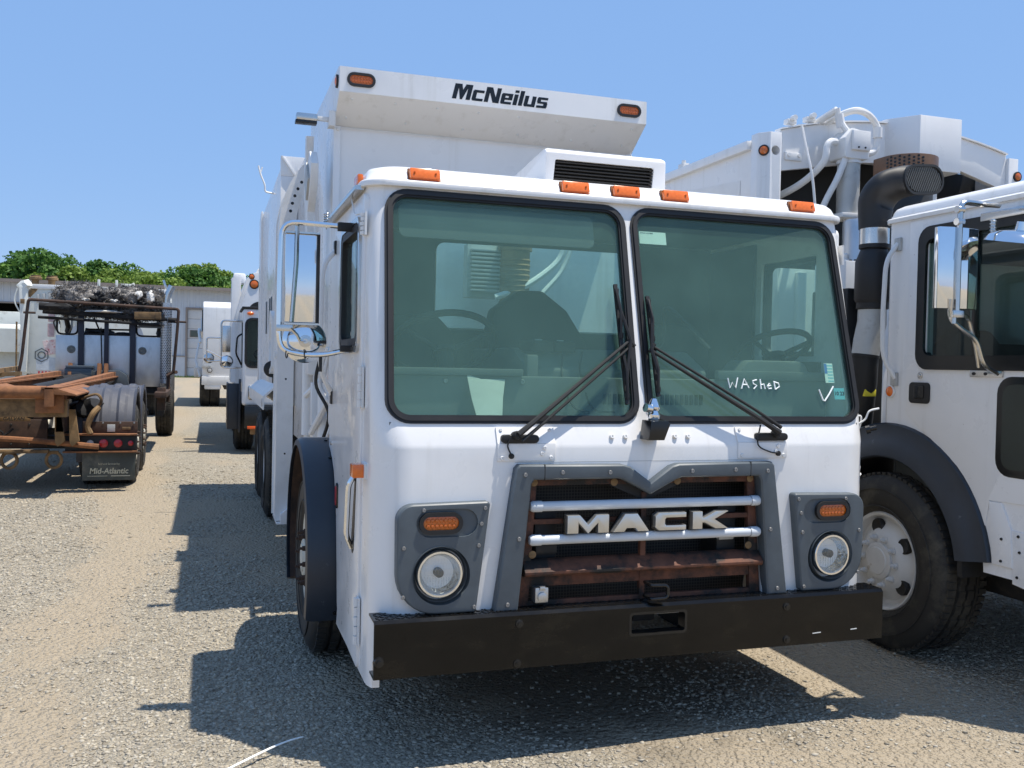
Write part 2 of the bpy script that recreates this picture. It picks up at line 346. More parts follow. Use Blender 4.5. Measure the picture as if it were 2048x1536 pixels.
def ground_material():
    mt, n, l, b = _new('gravel_yard')
    tc = n.new('ShaderNodeTexCoord'); P = tc.outputs['Object']
    def noise(s, d=6, r=.6):
        k = n.new('ShaderNodeTexNoise'); k.inputs['Scale'].default_value = s; k.inputs['Detail'].default_value = d; k.inputs['Roughness'].default_value = r
        l.new(P, k.inputs['Vector']); return k.outputs['Fac']
    def ramp(f, a, b_):
        k = n.new('ShaderNodeMapRange'); k.interpolation_type = 'SMOOTHSTEP'; k.inputs['From Min'].default_value = a; k.inputs['From Max'].default_value = b_; l.new(f, k.inputs['Value']); return k.outputs[0]
    def mix(f, A, B):
        k = n.new('ShaderNodeMix'); k.data_type = 'RGBA'; l.new(f, k.inputs['Factor'])
        for s, v in (('A', A), ('B', B)):
            if isinstance(v, tuple): k.inputs[s].default_value = v+(1,)
            else: l.new(v, k.inputs[s])
        return k.outputs['Result']
    vo = n.new('ShaderNodeTexVoronoi'); vo.inputs['Scale'].default_value = 34; l.new(P, vo.inputs['Vector'])
    vo2 = n.new('ShaderNodeTexVoronoi'); vo2.inputs['Scale'].default_value = 70; l.new(P, vo2.inputs['Vector'])
    hs = n.new('ShaderNodeSeparateColor'); l.new(vo.outputs['Color'], hs.inputs[0])
    stone = mix(hs.outputs[0], (.28, .245, .19), (.455, .405, .315))
    dirt = mix(noise(9, 8), (.375, .31, .22), (.465, .39, .29))
    an = n.new('ShaderNodeAttribute'); an.attribute_name = 'dirt'; pa = n.new('ShaderNodeMath'); pa.operation = 'MULTIPLY_ADD'; l.new(noise(5, 7, .7), pa.inputs[0]); pa.inputs[1].default_value = .9; l.new(an.outputs['Fac'], pa.inputs[2])
    patch = ramp(pa.outputs[0], .45, 1.30)
    c = mix(patch, stone, dirt)
    big = ramp(noise(.13, 3), .45, .75); bm_ = n.new('ShaderNodeMath'); bm_.operation = 'MULTIPLY'; l.new(big, bm_.inputs[0]); bm_.inputs[1].default_value = .5; c = mix(bm_.outputs[0], c, mix(noise(14), (.36, .305, .22), (.46, .39, .285)))
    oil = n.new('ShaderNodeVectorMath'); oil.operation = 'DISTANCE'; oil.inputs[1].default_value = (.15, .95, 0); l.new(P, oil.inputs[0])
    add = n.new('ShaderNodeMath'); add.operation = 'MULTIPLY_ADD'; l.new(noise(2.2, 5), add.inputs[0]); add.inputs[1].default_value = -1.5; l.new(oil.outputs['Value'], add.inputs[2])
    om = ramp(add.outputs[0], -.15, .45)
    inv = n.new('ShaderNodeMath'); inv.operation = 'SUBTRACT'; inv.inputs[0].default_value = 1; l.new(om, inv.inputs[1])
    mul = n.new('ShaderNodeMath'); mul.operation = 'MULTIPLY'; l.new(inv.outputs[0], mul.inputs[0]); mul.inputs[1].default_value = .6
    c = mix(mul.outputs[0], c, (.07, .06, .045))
    l.new(c, b.inputs['Base Color']); b.inputs['Roughness'].default_value = .92; b.inputs['Specular IOR Level'].default_value = .25
    inv2 = n.new('ShaderNodeMath'); inv2.operation = 'SUBTRACT'; inv2.inputs[0].default_value = 1; l.new(patch, inv2.inputs[1])
    h = n.new('ShaderNodeMath'); h.operation = 'MULTIPLY'; l.new(vo.outputs['Distance'], h.inputs[0]); h.inputs[1].default_value = -1.0
    h2 = n.new('ShaderNodeMath'); h2.operation = 'MULTIPLY_ADD'; l.new(vo2.outputs['Distance'], h2.inputs[0]); h2.inputs[1].default_value = -.5; l.new(h.outputs[0], h2.inputs[2])
    h3 = n.new('ShaderNodeMath'); h3.operation = 'MULTIPLY_ADD'; l.new(noise(18, 8, .7), h3.inputs[0]); h3.inputs[1].default_value = .9; l.new(h2.outputs[0], h3.inputs[2])
    bp = n.new('ShaderNodeBump'); bp.inputs['Strength'].default_value = 1; bp.inputs['Distance'].default_value = .03; l.new(h3.outputs[0], bp.inputs['Height'])
    l.new(bp.outputs[0], b.inputs['Normal']); return mt
def stone_material():
    mt, n, l, b = _new('gravel_stone')
    g = n.new('ShaderNodeNewGeometry'); rp = n.new('ShaderNodeValToRGB'); e = rp.color_ramp.elements
    e[0].color = (.28, .25, .20, 1); e[1].color = (.48, .43, .34, 1)
    for p, c in ((.35, (.34, .30, .24, 1)), (.6, (.42, .365, .275, 1)), (.8, (.39, .355, .295, 1))):
        q = e.new(p); q.color = c
    l.new(g.outputs['Random Per Island'], rp.inputs[0]); l.new(rp.outputs[0], b.inputs['Base Color'])
    b.inputs['Roughness'].default_value = .9; b.inputs['Specular IOR Level'].default_value = .25; return mt
def build_ground():
    ys = [-60, -20, -8, -4]+list(np.arange(-3, 18, .2))+[18, 20, 25, 30, 34, 38, 42, 46, 50, 54, 58, 60, 64, 80, 120, 300, 900, 2500]
    xs = [-2500, -600, -150, -50, -20, -10]+list(np.arange(-8, 8, .2))+[8, 10, 20, 50, 150, 600, 2500]
    vsx = [(x, y, gz(x, y)+(.012*math.sin(x*2.1+y*1.3)+.01*math.sin(y*1.7-x*.9) if -8 < x < 8 and -4 < y < 20 else 0)-.006) for y in ys for x in xs]
    k = len(xs); fs = [(j*k+i, j*k+i+1, (j+1)*k+i+1, (j+1)*k+i) for j in range(len(ys)-1) for i in range(k-1)]
    me = bpy.data.meshes.new('ground'); me.from_pydata(vsx, [], fs); me.materials.append(ground_material())
    me.polygons.foreach_set('use_smooth', [True]*len(fs))
    at = me.attributes.new('dirt', 'FLOAT', 'POINT'); va = np.array(vsx); at.data.foreach_set('value', dirtness(va[:, 0], va[:, 1]).astype(np.float32))
    o = bpy.data.objects.new('ground', me); COL.objects.link(o); struct(o)
build_ground()
def build_gravel():
    """loose stones lying on the yard near the trucks"""
    V = np.array([(x, y, z) for x in (-1, 1) for y in (-1, 1) for z in (-1, 1)])*.62
    Fc = np.array([(0, 1, 3), (0, 3, 2), (4, 6, 7), (4, 7, 5), (0, 4, 5), (0, 5, 1), (2, 3, 7), (2, 7, 6), (0, 2, 6), (0, 6, 4), (1, 5, 7), (1, 7, 3)]); NV = 8; NF = 12
    C = np.array([-1.8595, -3.6697]); f = np.array([math.sin(yaw), math.cos(yaw)]); r = np.array([math.cos(yaw), -math.sin(yaw)])
    N = 700000
    d = 1.9+14*RNG.random(N)**1.5                     # denser near the camera
    lat = (RNG.random(N)*2-1)*(.62*d+.5)
    P = C+d[:, None]*f+lat[:, None]*r
    keep = RNG.random(N) < (.62*(1-dirtness(P[:, 0], P[:, 1]))**1.3+.035)*np.clip((16-d)/7, 0, 1)
    sel = np.where(keep)[0][:135000]; P = P[sel]; n = len(P); d = d[sel]
    s = (.0042+.0098*RNG.random(n)**2.6)*(1+.085*np.maximum(d-2.6, 0))
    a = RNG.random((n, 3))*2*np.pi
    jit = V[None]*(1+.28*RNG.standard_normal((n, NV, 1)).clip(-1.5, 1.5))*np.stack([np.ones(n), .6+.4*RNG.random(n), .34+.25*RNG.random(n)], 1)[:, None, :]
    ca, sa = np.cos(a), np.sin(a); tx = (ca[:, 1]-0)*0
    tilt = (RNG.random(n)-.5)*.7
    x, y, z = jit[..., 0], jit[..., 1], jit[..., 2]
    y, z = y*np.cos(tilt)[:, None]-z*np.sin(tilt)[:, None], y*np.sin(tilt)[:, None]+z*np.cos(tilt)[:, None]
    X = x*ca[:, :1]-y*sa[:, :1]; Y = x*sa[:, :1]+y*ca[:, :1]
    vv = np.stack([X, Y, z], 2)*s[:, None, None]
    vv[..., 0] += P[:, :1]; vv[..., 1] += P[:, 1:]
    zz = .012*np.sin(P[:, 0]*2.1+P[:, 1]*1.3)+.01*np.sin(P[:, 1]*1.7-P[:, 0]*.9)-.006
    vv[..., 2] += (zz+s*.08)[:, None]
    ff = (Fc[None]+NV*np.arange(n)[:, None, None]).reshape(-1)
    me = bpy.data.meshes.new('gravel'); me.vertices.add(NV*n); me.vertices.foreach_set('co', vv.reshape(-1).astype(np.float32))
    nf = NF*n; me.loops.add(nf*3); me.loops.foreach_set('vertex_index', ff.astype(np.int32)); me.polygons.add(nf); me.polygons.foreach_set('loop_start', np.arange(0, nf*3, 3, dtype=np.int32))
    me.update(); me.materials.append(stone_material())
    o = bpy.data.objects.new('gravel', me); COL.objects.link(o); stuff(o)
    tag(o, 'loose grey and tan gravel strewn over the packed dirt yard', 'gravel')
build_gravel()

# ------------------------------------------------------------------ workshop building
SIDING = pm('pale_metal_siding', (.50, .54, .58), .5, var=.06, vs_=1.2, spot=(.40, .41, .41), sscale=1.5, slo=.55, shi=.8)
BLOCK = pm('painted_block', (.52, .545, .57), .8, var=.06, vs_=3)
TRIMB = pm('brown_metal_trim', (.25, .21, .18), .5)
DOORW = pm('door_white_panel', (.56, .57, .57), .5, var=.04)
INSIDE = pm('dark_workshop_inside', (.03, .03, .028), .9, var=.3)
def build_building():
    Y = 62; b0 = .37; ev = 6.2
    t = thing('workshop_building', 'long pale ribbed metal workshop with overhead doors below the wooded hill', 'building', (0, Y, b0))
    def o_(name, mat, boxes, bev=0, parent=t):
        b = BM()
        for q in boxes: box(b, *q, bev=bev)
        return ob(name, b, mat, parent)
    e = ev-b0; door = (-3.25, .45); opn = (-21, -13.2); dh = 4.55; oh = 4.5
    segs = [(-48, opn[0]), (opn[1], door[0]), (door[1], 22)]
    for a, c in segs:
        o_('wall', SIDING, [(a, c, 0, .3, 1.4, e)]); o_('block_wall', BLOCK, [(a, c, -.06, .3, -.5, 1.4)])
        o_('wall_ledge', TRIMB, [(a, c, -.10, 0, 1.38, 1.44)])
    o_('lintel', SIDING, [(door[0], door[1], 0, .3, dh, e)]); o_('lintel', SIDING, [(opn[0], opn[1], 0, .3, oh, e)])
    rb = BM(); box(rb, -.05, .05, -.045, .0, 1.44, e, .012); me = mesh_of(rb, 'rib', SIDING)
    sb = BM(); box(sb, -.05, .05, -.045, .0, dh+.12, e, .012); me2 = mesh_of(sb, 'rib', SIDING)
    x = -26
    while x < 4:
        ind = door[0]-.1 < x < door[1]+.1 or opn[0]-.1 < x < opn[1]+.1
        q = ob('rib', me2 if ind else me, None, t); q.location.x = x; x += .38
    o_('roof', TRIMB, [(-48.4, 22.4, -.5, 26, e+.02, e+.16)]); o_('gutter', TRIMB, [(-48.4, 22.4, -.62, -.5, e-.04, e+.17)])
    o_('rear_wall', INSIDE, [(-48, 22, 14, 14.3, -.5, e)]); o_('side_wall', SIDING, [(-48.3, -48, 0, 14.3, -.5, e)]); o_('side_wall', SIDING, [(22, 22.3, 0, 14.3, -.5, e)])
    o_('door_frame', TRIMB, [(door[0]-.12, door[0], -.08, .2, -.1, dh+.1), (door[1], door[1]+.12, -.08, .2, -.1, dh+.1), (door[0], door[1], -.08, .2, dh, dh+.1)])
    o_('door_frame', TRIMB, [(opn[0]-.15, opn[0], -.08, .2, -.1, oh+.1), (opn[1], opn[1]+.15, -.08, .2, -.1, oh+.1), (opn[0], opn[1], -.08, .2, oh, oh+.1)])
    n = 7; h = dh/n
    for i in range(n):
        p = o_('door_panel', DOORW, [(door[0]+.01, door[1]-.01, .08, .14, i*h+.008-.05*(i == 0), (i+1)*h-.008)], .01)
        if i == 4:
            for xx in (-3.1, -1.9, -.7):
                f = o_('window', TRIMB, [(xx, xx+1.0, .065, .09, i*h+.08, (i+1)*h-.08)], .01)
                b = BM(); box(b, xx+.05, xx+.95, .055, .066, i*h+.12, (i+1)*h-.12); ob('pane', b, GLASSD, p)
    o_('door_handle', DARK, [(-2.2, -2.0, .04, .08, 1.3, 1.36)], .01)
    gd = pm('grass_blades', (.09, .14, .035), .9, var=.4, vs_=3)
    v = []; fs = []
    for i in range(2600):
        x = random.uniform(-12, 1); y = Y-.1-abs(random.gauss(0, .28)); hh = random.uniform(.06, .2); a = random.uniform(0, 6.3); z = b0-.01; dx, dy = .02*math.cos(a), .02*math.sin(a)
        k = len(v); v += [(x-dx, y-dy, z), (x+dx, y+dy, z), (x+random.uniform(-.06, .06), y+random.uniform(-.06, .06), z+hh)]; fs.append((k, k+1, k+2))
    me = bpy.data.meshes.new('grass'); me.from_pydata(v, [], fs); me.materials.append(gd); g = bpy.data.objects.new('grass', me); COL.objects.link(g); stuff(g)
    tag(g, 'thin strip of green grass along the foot of the workshop wall', 'grass')
build_building()

# ------------------------------------------------------------------ trees on the rise behind
def leaf_mat(name, a, c):
    mt, n, l, b = _new(name); g = n.new('ShaderNodeNewGeometry'); rp = n.new('ShaderNodeValToRGB')
    rp.color_ramp.elements[0].color = a+(1,); rp.color_ramp.elements[1].color = c+(1,)
    l.new(g.outputs['Random Per Island'], rp.inputs[0]); l.new(rp.outputs[0], b.inputs['Base Color']); b.inputs['Roughness'].default_value = .65
    b.inputs['Specular IOR Level'].default_value = .3
    tr = n.new('ShaderNodeBsdfTranslucent'); l.new(rp.outputs[0], tr.inputs[0]); mx = n.new('ShaderNodeMixShader'); mx.inputs[0].default_value = .28
    l.new(b.outputs[0], mx.inputs[1]); l.new(tr.outputs[0], mx.inputs[2]); l.new(mx.outputs[0], n['Material Output'].inputs[0]); return mt
LEAFS = [leaf_mat('leaves_mid', (.065, .155, .022), (.18, .32, .055)), leaf_mat('leaves_dark', (.042, .115, .02), (.125, .245, .048)), leaf_mat('leaves_yellow', (.105, .18, .024), (.235, .33, .06))]
BARK = pm('bark', (.09, .075, .06), .9, var=.3, bump=.3, bscale=20)
def crown_mesh(seed, H, Rr, mat):
    rg = np.random.default_rng(seed); nc = 64
    a = rg.random(nc)*6.283; t = rg.random(nc)
    hz = .30*H+.68*H*t**.85; rad = Rr*np.sqrt(np.clip(1-((t-.32)/.74)**2, .05, 1))*(.35+.65*np.sqrt(rg.random(nc)))
    cen = np.stack([rad*np.cos(a), rad*np.sin(a), hz], 1); cr = Rr*(.17+.17*rg.random(nc))
    V = []; n = 0
    for c, r in zip(cen, cr):
        m_ = 170; d = rg.standard_normal((m_, 3)); d /= np.linalg.norm(d, axis=1)[:, None]
        p = c+d*(r*(.72+.34*rg.random((m_, 1))))*np.array([1, 1, .72])
        nr = d+.7*rg.standard_normal((m_, 3)); nr /= np.linalg.norm(nr, axis=1)[:, None]
        u = np.cross(nr, rg.standard_normal((m_, 3))); u /= np.linalg.norm(u, axis=1)[:, None]; v = np.cross(nr, u)
        s = (.09+.13*rg.random((m_, 1))); V.append(np.stack([p-u*s-v*s*.5, p+u*s*.3-v*s*.9, p+u*s*1.1+v*s*.2, p+v*s], 1).reshape(-1, 3)); n += m_
    V = np.concatenate(V); me = bpy.data.meshes.new('crown'); me.from_pydata(V.tolist(), [], np.arange(4*n).reshape(-1, 4).tolist()); me.materials.append(mat)
    tb = BM(); tube(tb, [(0, 0, -.5), (.05, .05, H*.2), (-.1, 0, H*.45), (0, .1, H*.8)], [.3, .24, .17, .05], 8)
    for k in range(7):
        c = cen[rg.integers(nc)]; z0 = H*(.25+.07*k); tube(tb, [(0, 0, z0), tuple(c*np.array([.5, .5, 1])*.5+np.array([0, 0, z0*.5])), tuple(c)], [.12, .08, .03], 6)
    return me, mesh_of(tb, 'trunk', BARK)
def build_trees():
    kinds = [crown_mesh(11+i, 11, 4.4, LEAFS[i % 3]) for i in range(6)]
    words = ['mid green', 'dark green', 'yellowish green']
    # terrain rise under the wood
    b = BM(); xs = np.linspace(-90, 60, 31); ys = np.linspace(76, 190, 20)
    vv = [[b.verts.new((x, y, .3+.055*(y-76)*(1+.25*math.sin(x*.09)) + .25*math.sin(x*.5+y*.3))) for x in xs] for y in ys]
    for j in range(19):
        for i in range(30): b.faces.new((vv[j][i], vv[j][i+1], vv[j+1][i+1], vv[j+1][i]))
    struct(ob('wooded_rise', b, pm('forest_floor', (.06, .06, .03), .95, var=.4, vs_=.6), None, 0))
    rows = [(84, -34, 8, 4.6, .70), (95, -40, 12, 4.6, .85), (108, -44, 14, 4.6, .88)]
    hs = {0: .80, 1: .98, 2: .80, 3: .92}
    for ri, (y, x0, x1, st, sc) in enumerate(rows):
        x = x0; k = 0
        while x < x1:
            i = random.randrange(6); s = sc*random.uniform(.82, 1.10)
            xx = x+random.uniform(-1.2, 1.2); yy = y+random.uniform(-2.5, 2.5)
            pxs = {0: 0}
            # the wood is tallest a little left of the roll-up door
            if ri == 1 and -17 < xx < -9: s *= 1.05
            if xx > -9: s *= .97
            o = thing('broadleaf_tree', '%s leafy tree in the wood %s' % (words[i % 3], ['close behind the workshop roof', 'standing in its middle rows', 'rising at its back edge'][ri]), 'tree', (xx, yy, .2+.055*max(yy-76, 0)), random.uniform(0, 6.28), 'trees in the wood behind the workshop')
            o.scale = (s*random.uniform(.9, 1.15), s*random.uniform(.9, 1.15), s)
            ob('crown', kinds[i][0], None, o); ob('trunk', kinds[i][1], None, o)
            x += st*random.uniform(.75, 1.2); k += 1
build_trees()
# ------------------------------------------------------------------ wheels
_wh = {}
def wheel_meshes(kind, rimmat):
    key = (kind, rimmat.name)
    if key in _wh: return _wh[key]
    Rt, W, rr = .525, .29, .287
    b = BM(); prof = [(rr-.005, .03), (rr+.015, .0), (rr+.06, -.022), (rr+.13, -.028), (Rt-.075, -.022), (Rt-.03, -.006), (Rt-.012, .012), (Rt, .03)]
    for g in (.085, .145, .205): prof += [(Rt+.002, g-.010), (Rt-.014, g-.006), (Rt-.014, g+.006), (Rt+.002, g+.010)]
    prof += [(Rt, W-.03), (Rt-.012, W-.012), (Rt-.03, W+.006), (rr+.13, W+.028), (rr+.015, W), (rr-.005, W-.03)]
    lathe(b, prof, (0, 0, 0), (1, 0, 0), 72)
    # tread blocks on the shoulders and raised rings on the sidewall
    for i in range(72):
        a = 2*math.pi*i/72
        M = Matrix.Rotation(a, 4, 'X')
        for x0, x1 in ((.014, .06), (W-.06, W-.014)): box(b, x0, x1, -.017, .013, Rt-.008, Rt+.009, M=M)
        if i % 2 == 0:
            for x0, x1 in ((.093, .137), (.153, .197)): box(b, x0, x1, -.030, .026, Rt-.008, Rt+.008, M=M @ Matrix.Rotation(.04, 4, 'X'))
    for r_ in (rr+.045, rr+.15): tube(b, [(-.028, r_*math.cos(t), r_*math.sin(t)) for t in np.linspace(0, 6.283, 48, endpoint=False)], .004, 5, True)
    ty = mesh_of(b, 'tyre', TYRE, 40)
    b = BM(); o = -.015 if kind == 'steer' else .10
    if kind == 'steer':
        lathe(b, [(rr+.012, .012), (rr+.004, -.004), (rr-.012, .004), (rr-.03, .05), (rr-.05, .055), (rr-.075, .03), (.185, .005), (.165, -.012), (.12, -.014), (.11, -.014)], (0, 0, 0), (1, 0, 0), 40)
    else:
        lathe(b, [(rr+.012, .012), (rr+.004, -.004), (rr-.012, .004), (rr-.03, .05), (rr-.045, .12), (.20, .15), (.17, .13), (.12, .125), (.11, .125)], (0, 0, 0), (1, 0, 0), 40)
    lathe(b, [(rr-.03, .05), (rr-.03, W-.02), (rr+.012, W-.012)], (0, 0, 0), (1, 0, 0), 40)
    rim = mesh_of(b, 'rim', rimmat, 40)
    xf = -.014 if kind == 'steer' else .125
    b = BM(); lathe(b, [(.112, xf+.004), (.112, xf-.01), (.10, xf-.018), (.085, xf-.018), (.08, xf-.024), (.03, xf-.026), (0, xf-.026)], (0, 0, 0), (1, 0, 0), 20); hub = mesh_of(b, 'hub', rimmat)
    b = BM(); lathe(b, [(.021, 0), (.021, -.008), (.015, -.009), (.014, -.03), (.008, -.031), (.008, -.045), (0, -.045)], (0, 0, 0), (1, 0, 0), 8); nut = mesh_of(b, 'lug_nut', rimmat if kind == 'steer' and rimmat is WHEEL else RUSTB)
    b = BM()
    lathe(b, [(.047, .02), (.047, -.006), (.043, -.012), (.030, -.006), (0, -.002)], (0, 0, 0), (1, 0, 0), 14); hole = mesh_of(b, 'hand_hole', BLACKM)
    _wh[key] = (ty, rim, hub, nut, hole, xf); return _wh[key]
def wheel(parent, x, y, side, kind='steer', rimmat=None, detail=True, z=.515, steer=0, nutm=None):
    """x: outer sidewall plane; side -1: outside faces -X"""
    ty, rim, hub, nut, hole, xf = wheel_meshes(kind, rimmat or WHEEL)
    w_ = ob('wheel', rim, None, parent); w_.location = (x, y, z); w_.rotation_euler = (random.uniform(0, 1), 0, (0 if side < 0 else math.pi)+steer)
    ob('tyre', ty, None, w_)
    if detail:
        ob('hub', hub, None, w_)
        for i in range(10):
            a = 2*math.pi*i/10; q = ob('lug_nut', nut, None, w_); q.location = (xf, .143*math.cos(a), .143*math.sin(a))
        for i in range(5):
            a = 2*math.pi*(i+.5)/5; q = ob('hand_hole', hole, None, w_); q.location = ((.0185 if kind == 'steer' else .136), .208*math.cos(a), .208*math.sin(a))
    return w_
def inner_wheel(parent, x, y, side, rimmat=None, z=.515):
    ty, rim, hub, nut, hole, xf = wheel_meshes('dual', rimmat or WHEEL)
    w_ = ob('wheel', rim, None, parent); w_.location = (x, y, z); w_.rotation_euler = (0, 0, 0 if side < 0 else math.pi); ob('tyre', ty, None, w_)

# ------------------------------------------------------------------ cab-over cab shell
def section(yf, yr, hw, rf, rr, z, n=7):
    return [(p[0], p[1], z) for p in roundpoly([(-hw, yf), (hw, yf), (hw, yr), (-hw, yr)], [rf, rf, rr, rr], n)]
def loft(bm, secs):
    rs = [[bm.verts.new(p) for p in s] for s in secs]; skin(bm, rs, True)
HW = 1.215
SL = .2464                                                             # windshield slope dy/dz
def wy(z): return .13+(z-1.416)*SL
_nl = math.sqrt(1+SL*SL)
def wplane(u, v, n): return Vector((u, .13+v*SL/_nl-n/_nl, 1.416+v/_nl+n*SL/_nl))   # point on the windshield plane
def zl(z, lift): return z+lift*min(max((z-1.42)/.9, 0), 1)
def cab(t, lift=0, rear=1.65, wheel_y=1.78, arch=.66, archz=.55, bottom=.27, doors=True):
    def sec(off, zs):
        out = []
        for z, yf, rf in zs: out.append(section(yf+off, rear-off, HW-off, max(rf-off*.6, .03), .06, zl(z, lift)+(off if z == zs[0][0] else 0)-(off if z == zs[-1][0] else 0)))
        return out
    zs = [(bottom, .092, .15), (.60, .08, .16), (1.295, .08, .16), (1.315, .083, .155), (1.40, wy(1.40)-.002, .12), (1.43, wy(1.43), .11), (1.9, wy(1.9), .10), (2.40, wy(2.40), .095), (2.46, wy(2.46), .095)]
    b = BM(); loft(b, sec(0, zs)); sh = ob('cab_body', b, WHITE, t)
    sh.data.name = 'cab_body'
    inner = BM(); loft(inner, sec(.045, zs)); cs = [inner]
    wc = BM()
    for s in (-1, 1):
        c = BM(); prism(c, pane_outline(s, -.006), (lambda a, q, h: vlift(wplane(a, q, h), lift)), -.25, .25); cs.append(c)
    c = BM(); cyl(c, (-2, wheel_y, archz), (2, wheel_y, archz), arch, n=48); cs.append(c)
    c = BM(); prism(c, [(-.57, 1.19), (-.13, 1.19), (0, 1.122), (.13, 1.19), (.57, 1.19), (.63, .2), (-.63, .2)], 'y', -.2, .3); cs.append(c)      # grille opening
    c = BM(); box(c, -2, 2, rear-.30, rear+.6, -.1, 1.0); cs.append(c)
    c = BM(); box(c, -2, 2, -.3, .17, -.1, .40); cs.append(c); c = BM(); box(c, .5, 2, -.32, .62, -.13, .43); cs.append(c); c = BM(); box(c, -1.165, 1.165, -.31, .95, -.12, .5); cs.append(c)
    return sh, cs
def vlift(p, lift):
    p = Vector(p); p.z = zl(p.z, lift); return p
def pane_outline(s, grow=0):
    g = grow; a, b_ = .034-g, 1.150+g; a2, b2 = .030-g, 1.128+g; L = (2.39-1.416)*_nl
    pts = [(a, -g), (b_, -g), (b2, L+g), (a2, L+g)]
    if s < 0: pts = [(-x, y) for x, y in pts][::-1]
    return roundpoly(pts, .085+g, 7)
def roof_cap(t, lift=0, rear=1.65):
    zs = [(2.418, .352, 1.238, .115), (2.438, .348, 1.242, .12), (2.445, .352, 1.236, .115), (2.452, .372, 1.215, .10), (2.485, .392, 1.207, .10), (2.505, .415, 1.195, .10), (2.522, .455, 1.16, .12), (2.535, .55, 1.07, .15), (2.545, .75, .8, .15)]
    b = BM(); loft(b, [section(yf, rear+.02-(yf-.35)*.4, hw, r, .08, z+lift) for z, yf, hw, r in zs])
    rc = ob('roof_cap', b, WHITE, t, 50); return rc
def amber_box(t, x, y, z, w_=.135, h_=.052, d=.028, axis='y', name='marker_light', tilt=0):
    b = BM()
    if axis == 'y': box(b, -w_/2, w_/2, -d, .004, -h_/2, h_/2, .008)
    else: box(b, -d, .004, -w_/2, w_/2, -h_/2, h_/2, .008)
    o = ob(name, b, AMBER, t); o.location = (x, y, z); o.rotation_euler = (tilt, 0, 0)
    if axis == 'y':
        b = BM(); box(b, -w_/2-.006, w_/2+.006, -.008, .006, -h_/2-.006, h_/2+.006, .004); ob('base', b, RUSTO, o)
        for sx in (-1, 1): q = screw(o, (sx*(w_/2-.02), -d, 0), r=.005, mat=AMBERD)
    return o
def oval_lamp(t, x, y, z, w_=.15, h_=.055, name='oval_light', lens=None):
    b = BM(); band(b, oblong(x, z, w_+.034, h_+.034, 10), oblong(x, z, w_, h_, 10), 'y', y-.012, y+.02); r_ = ob(name, b, RUBBER, t)
    b = BM(); prism(b, oblong(x, z, w_+.004, h_+.004, 10), 'y', y-.006, y+.02, .003)
    for i in range(7):
        for j in range(2): lathe(b, [(.009, 0), (.007, -.003), (0, -.004)], (x-w_*.36+i*w_*.12, y-.006, z-.011+j*.022), (0, 1, 0), 8)
    ob('lens', b, lens or AMBERD, r_); return r_
def round_lamp(t, c, axis, r, mat, name='marker_light', rim=None):
    b = BM(); lathe(b, [(r*1.22, 0), (r*1.22, .012), (r, .014), (r, .004)], c, axis, 20); o = ob(name, b, rim or RUBBER, t)
    b = BM(); lathe(b, [(r, .004), (r*.9, .014), (r*.5, .02), (0, .022)], c, axis, 20); ob('lens', b, mat, o); return o
def gasketed_glass(t, s, lift, gmat=None):
    f = lambda a, q, h: vlift(wplane(a, q, h), lift)
    b = BM(); prism(b, pane_outline(s, -.004), f, -.014, -.006); g = ob('windshield', b, gmat or GLASS, t)
    b = BM(); band(b, pane_outline(s, .018), pane_outline(s, -.018), f, -.03, .008); k = ob('gasket', b, RUBBER, g)
    b = BM(); band(b, pane_outline(s, .007), pane_outline(s, -.010), f, .0075, .014); ob('gasket_bead', b, RUBBER, g)
    return g
def steering_wheel(t, x, y, z, r=.24, tilt=62):
    M = Matrix.Translation((x, y, z)) @ Matrix.Rotation(R(tilt-90), 4, 'X')
    b = BM(); tube(b, [(r*math.cos(a), r*math.sin(a), 0) for a in np.linspace(0, 6.283, 40, endpoint=False)], .016, 8, True)
    for a in (90, 210, 330): tube(b, [(0, 0, -.05), (r*math.cos(R(a)), r*math.sin(R(a)), 0)], .013, 6)
    lathe(b, [(.06, -.06), (.06, -.035), (.04, -.025), (0, -.025)], (0, 0, 0), (0, 0, 1), 16); cyl(b, (0, 0, -.05), (0, 0, -.5), .04, n=10)
    b.transform(M); return ob('steering_wheel', b, INTD, t)
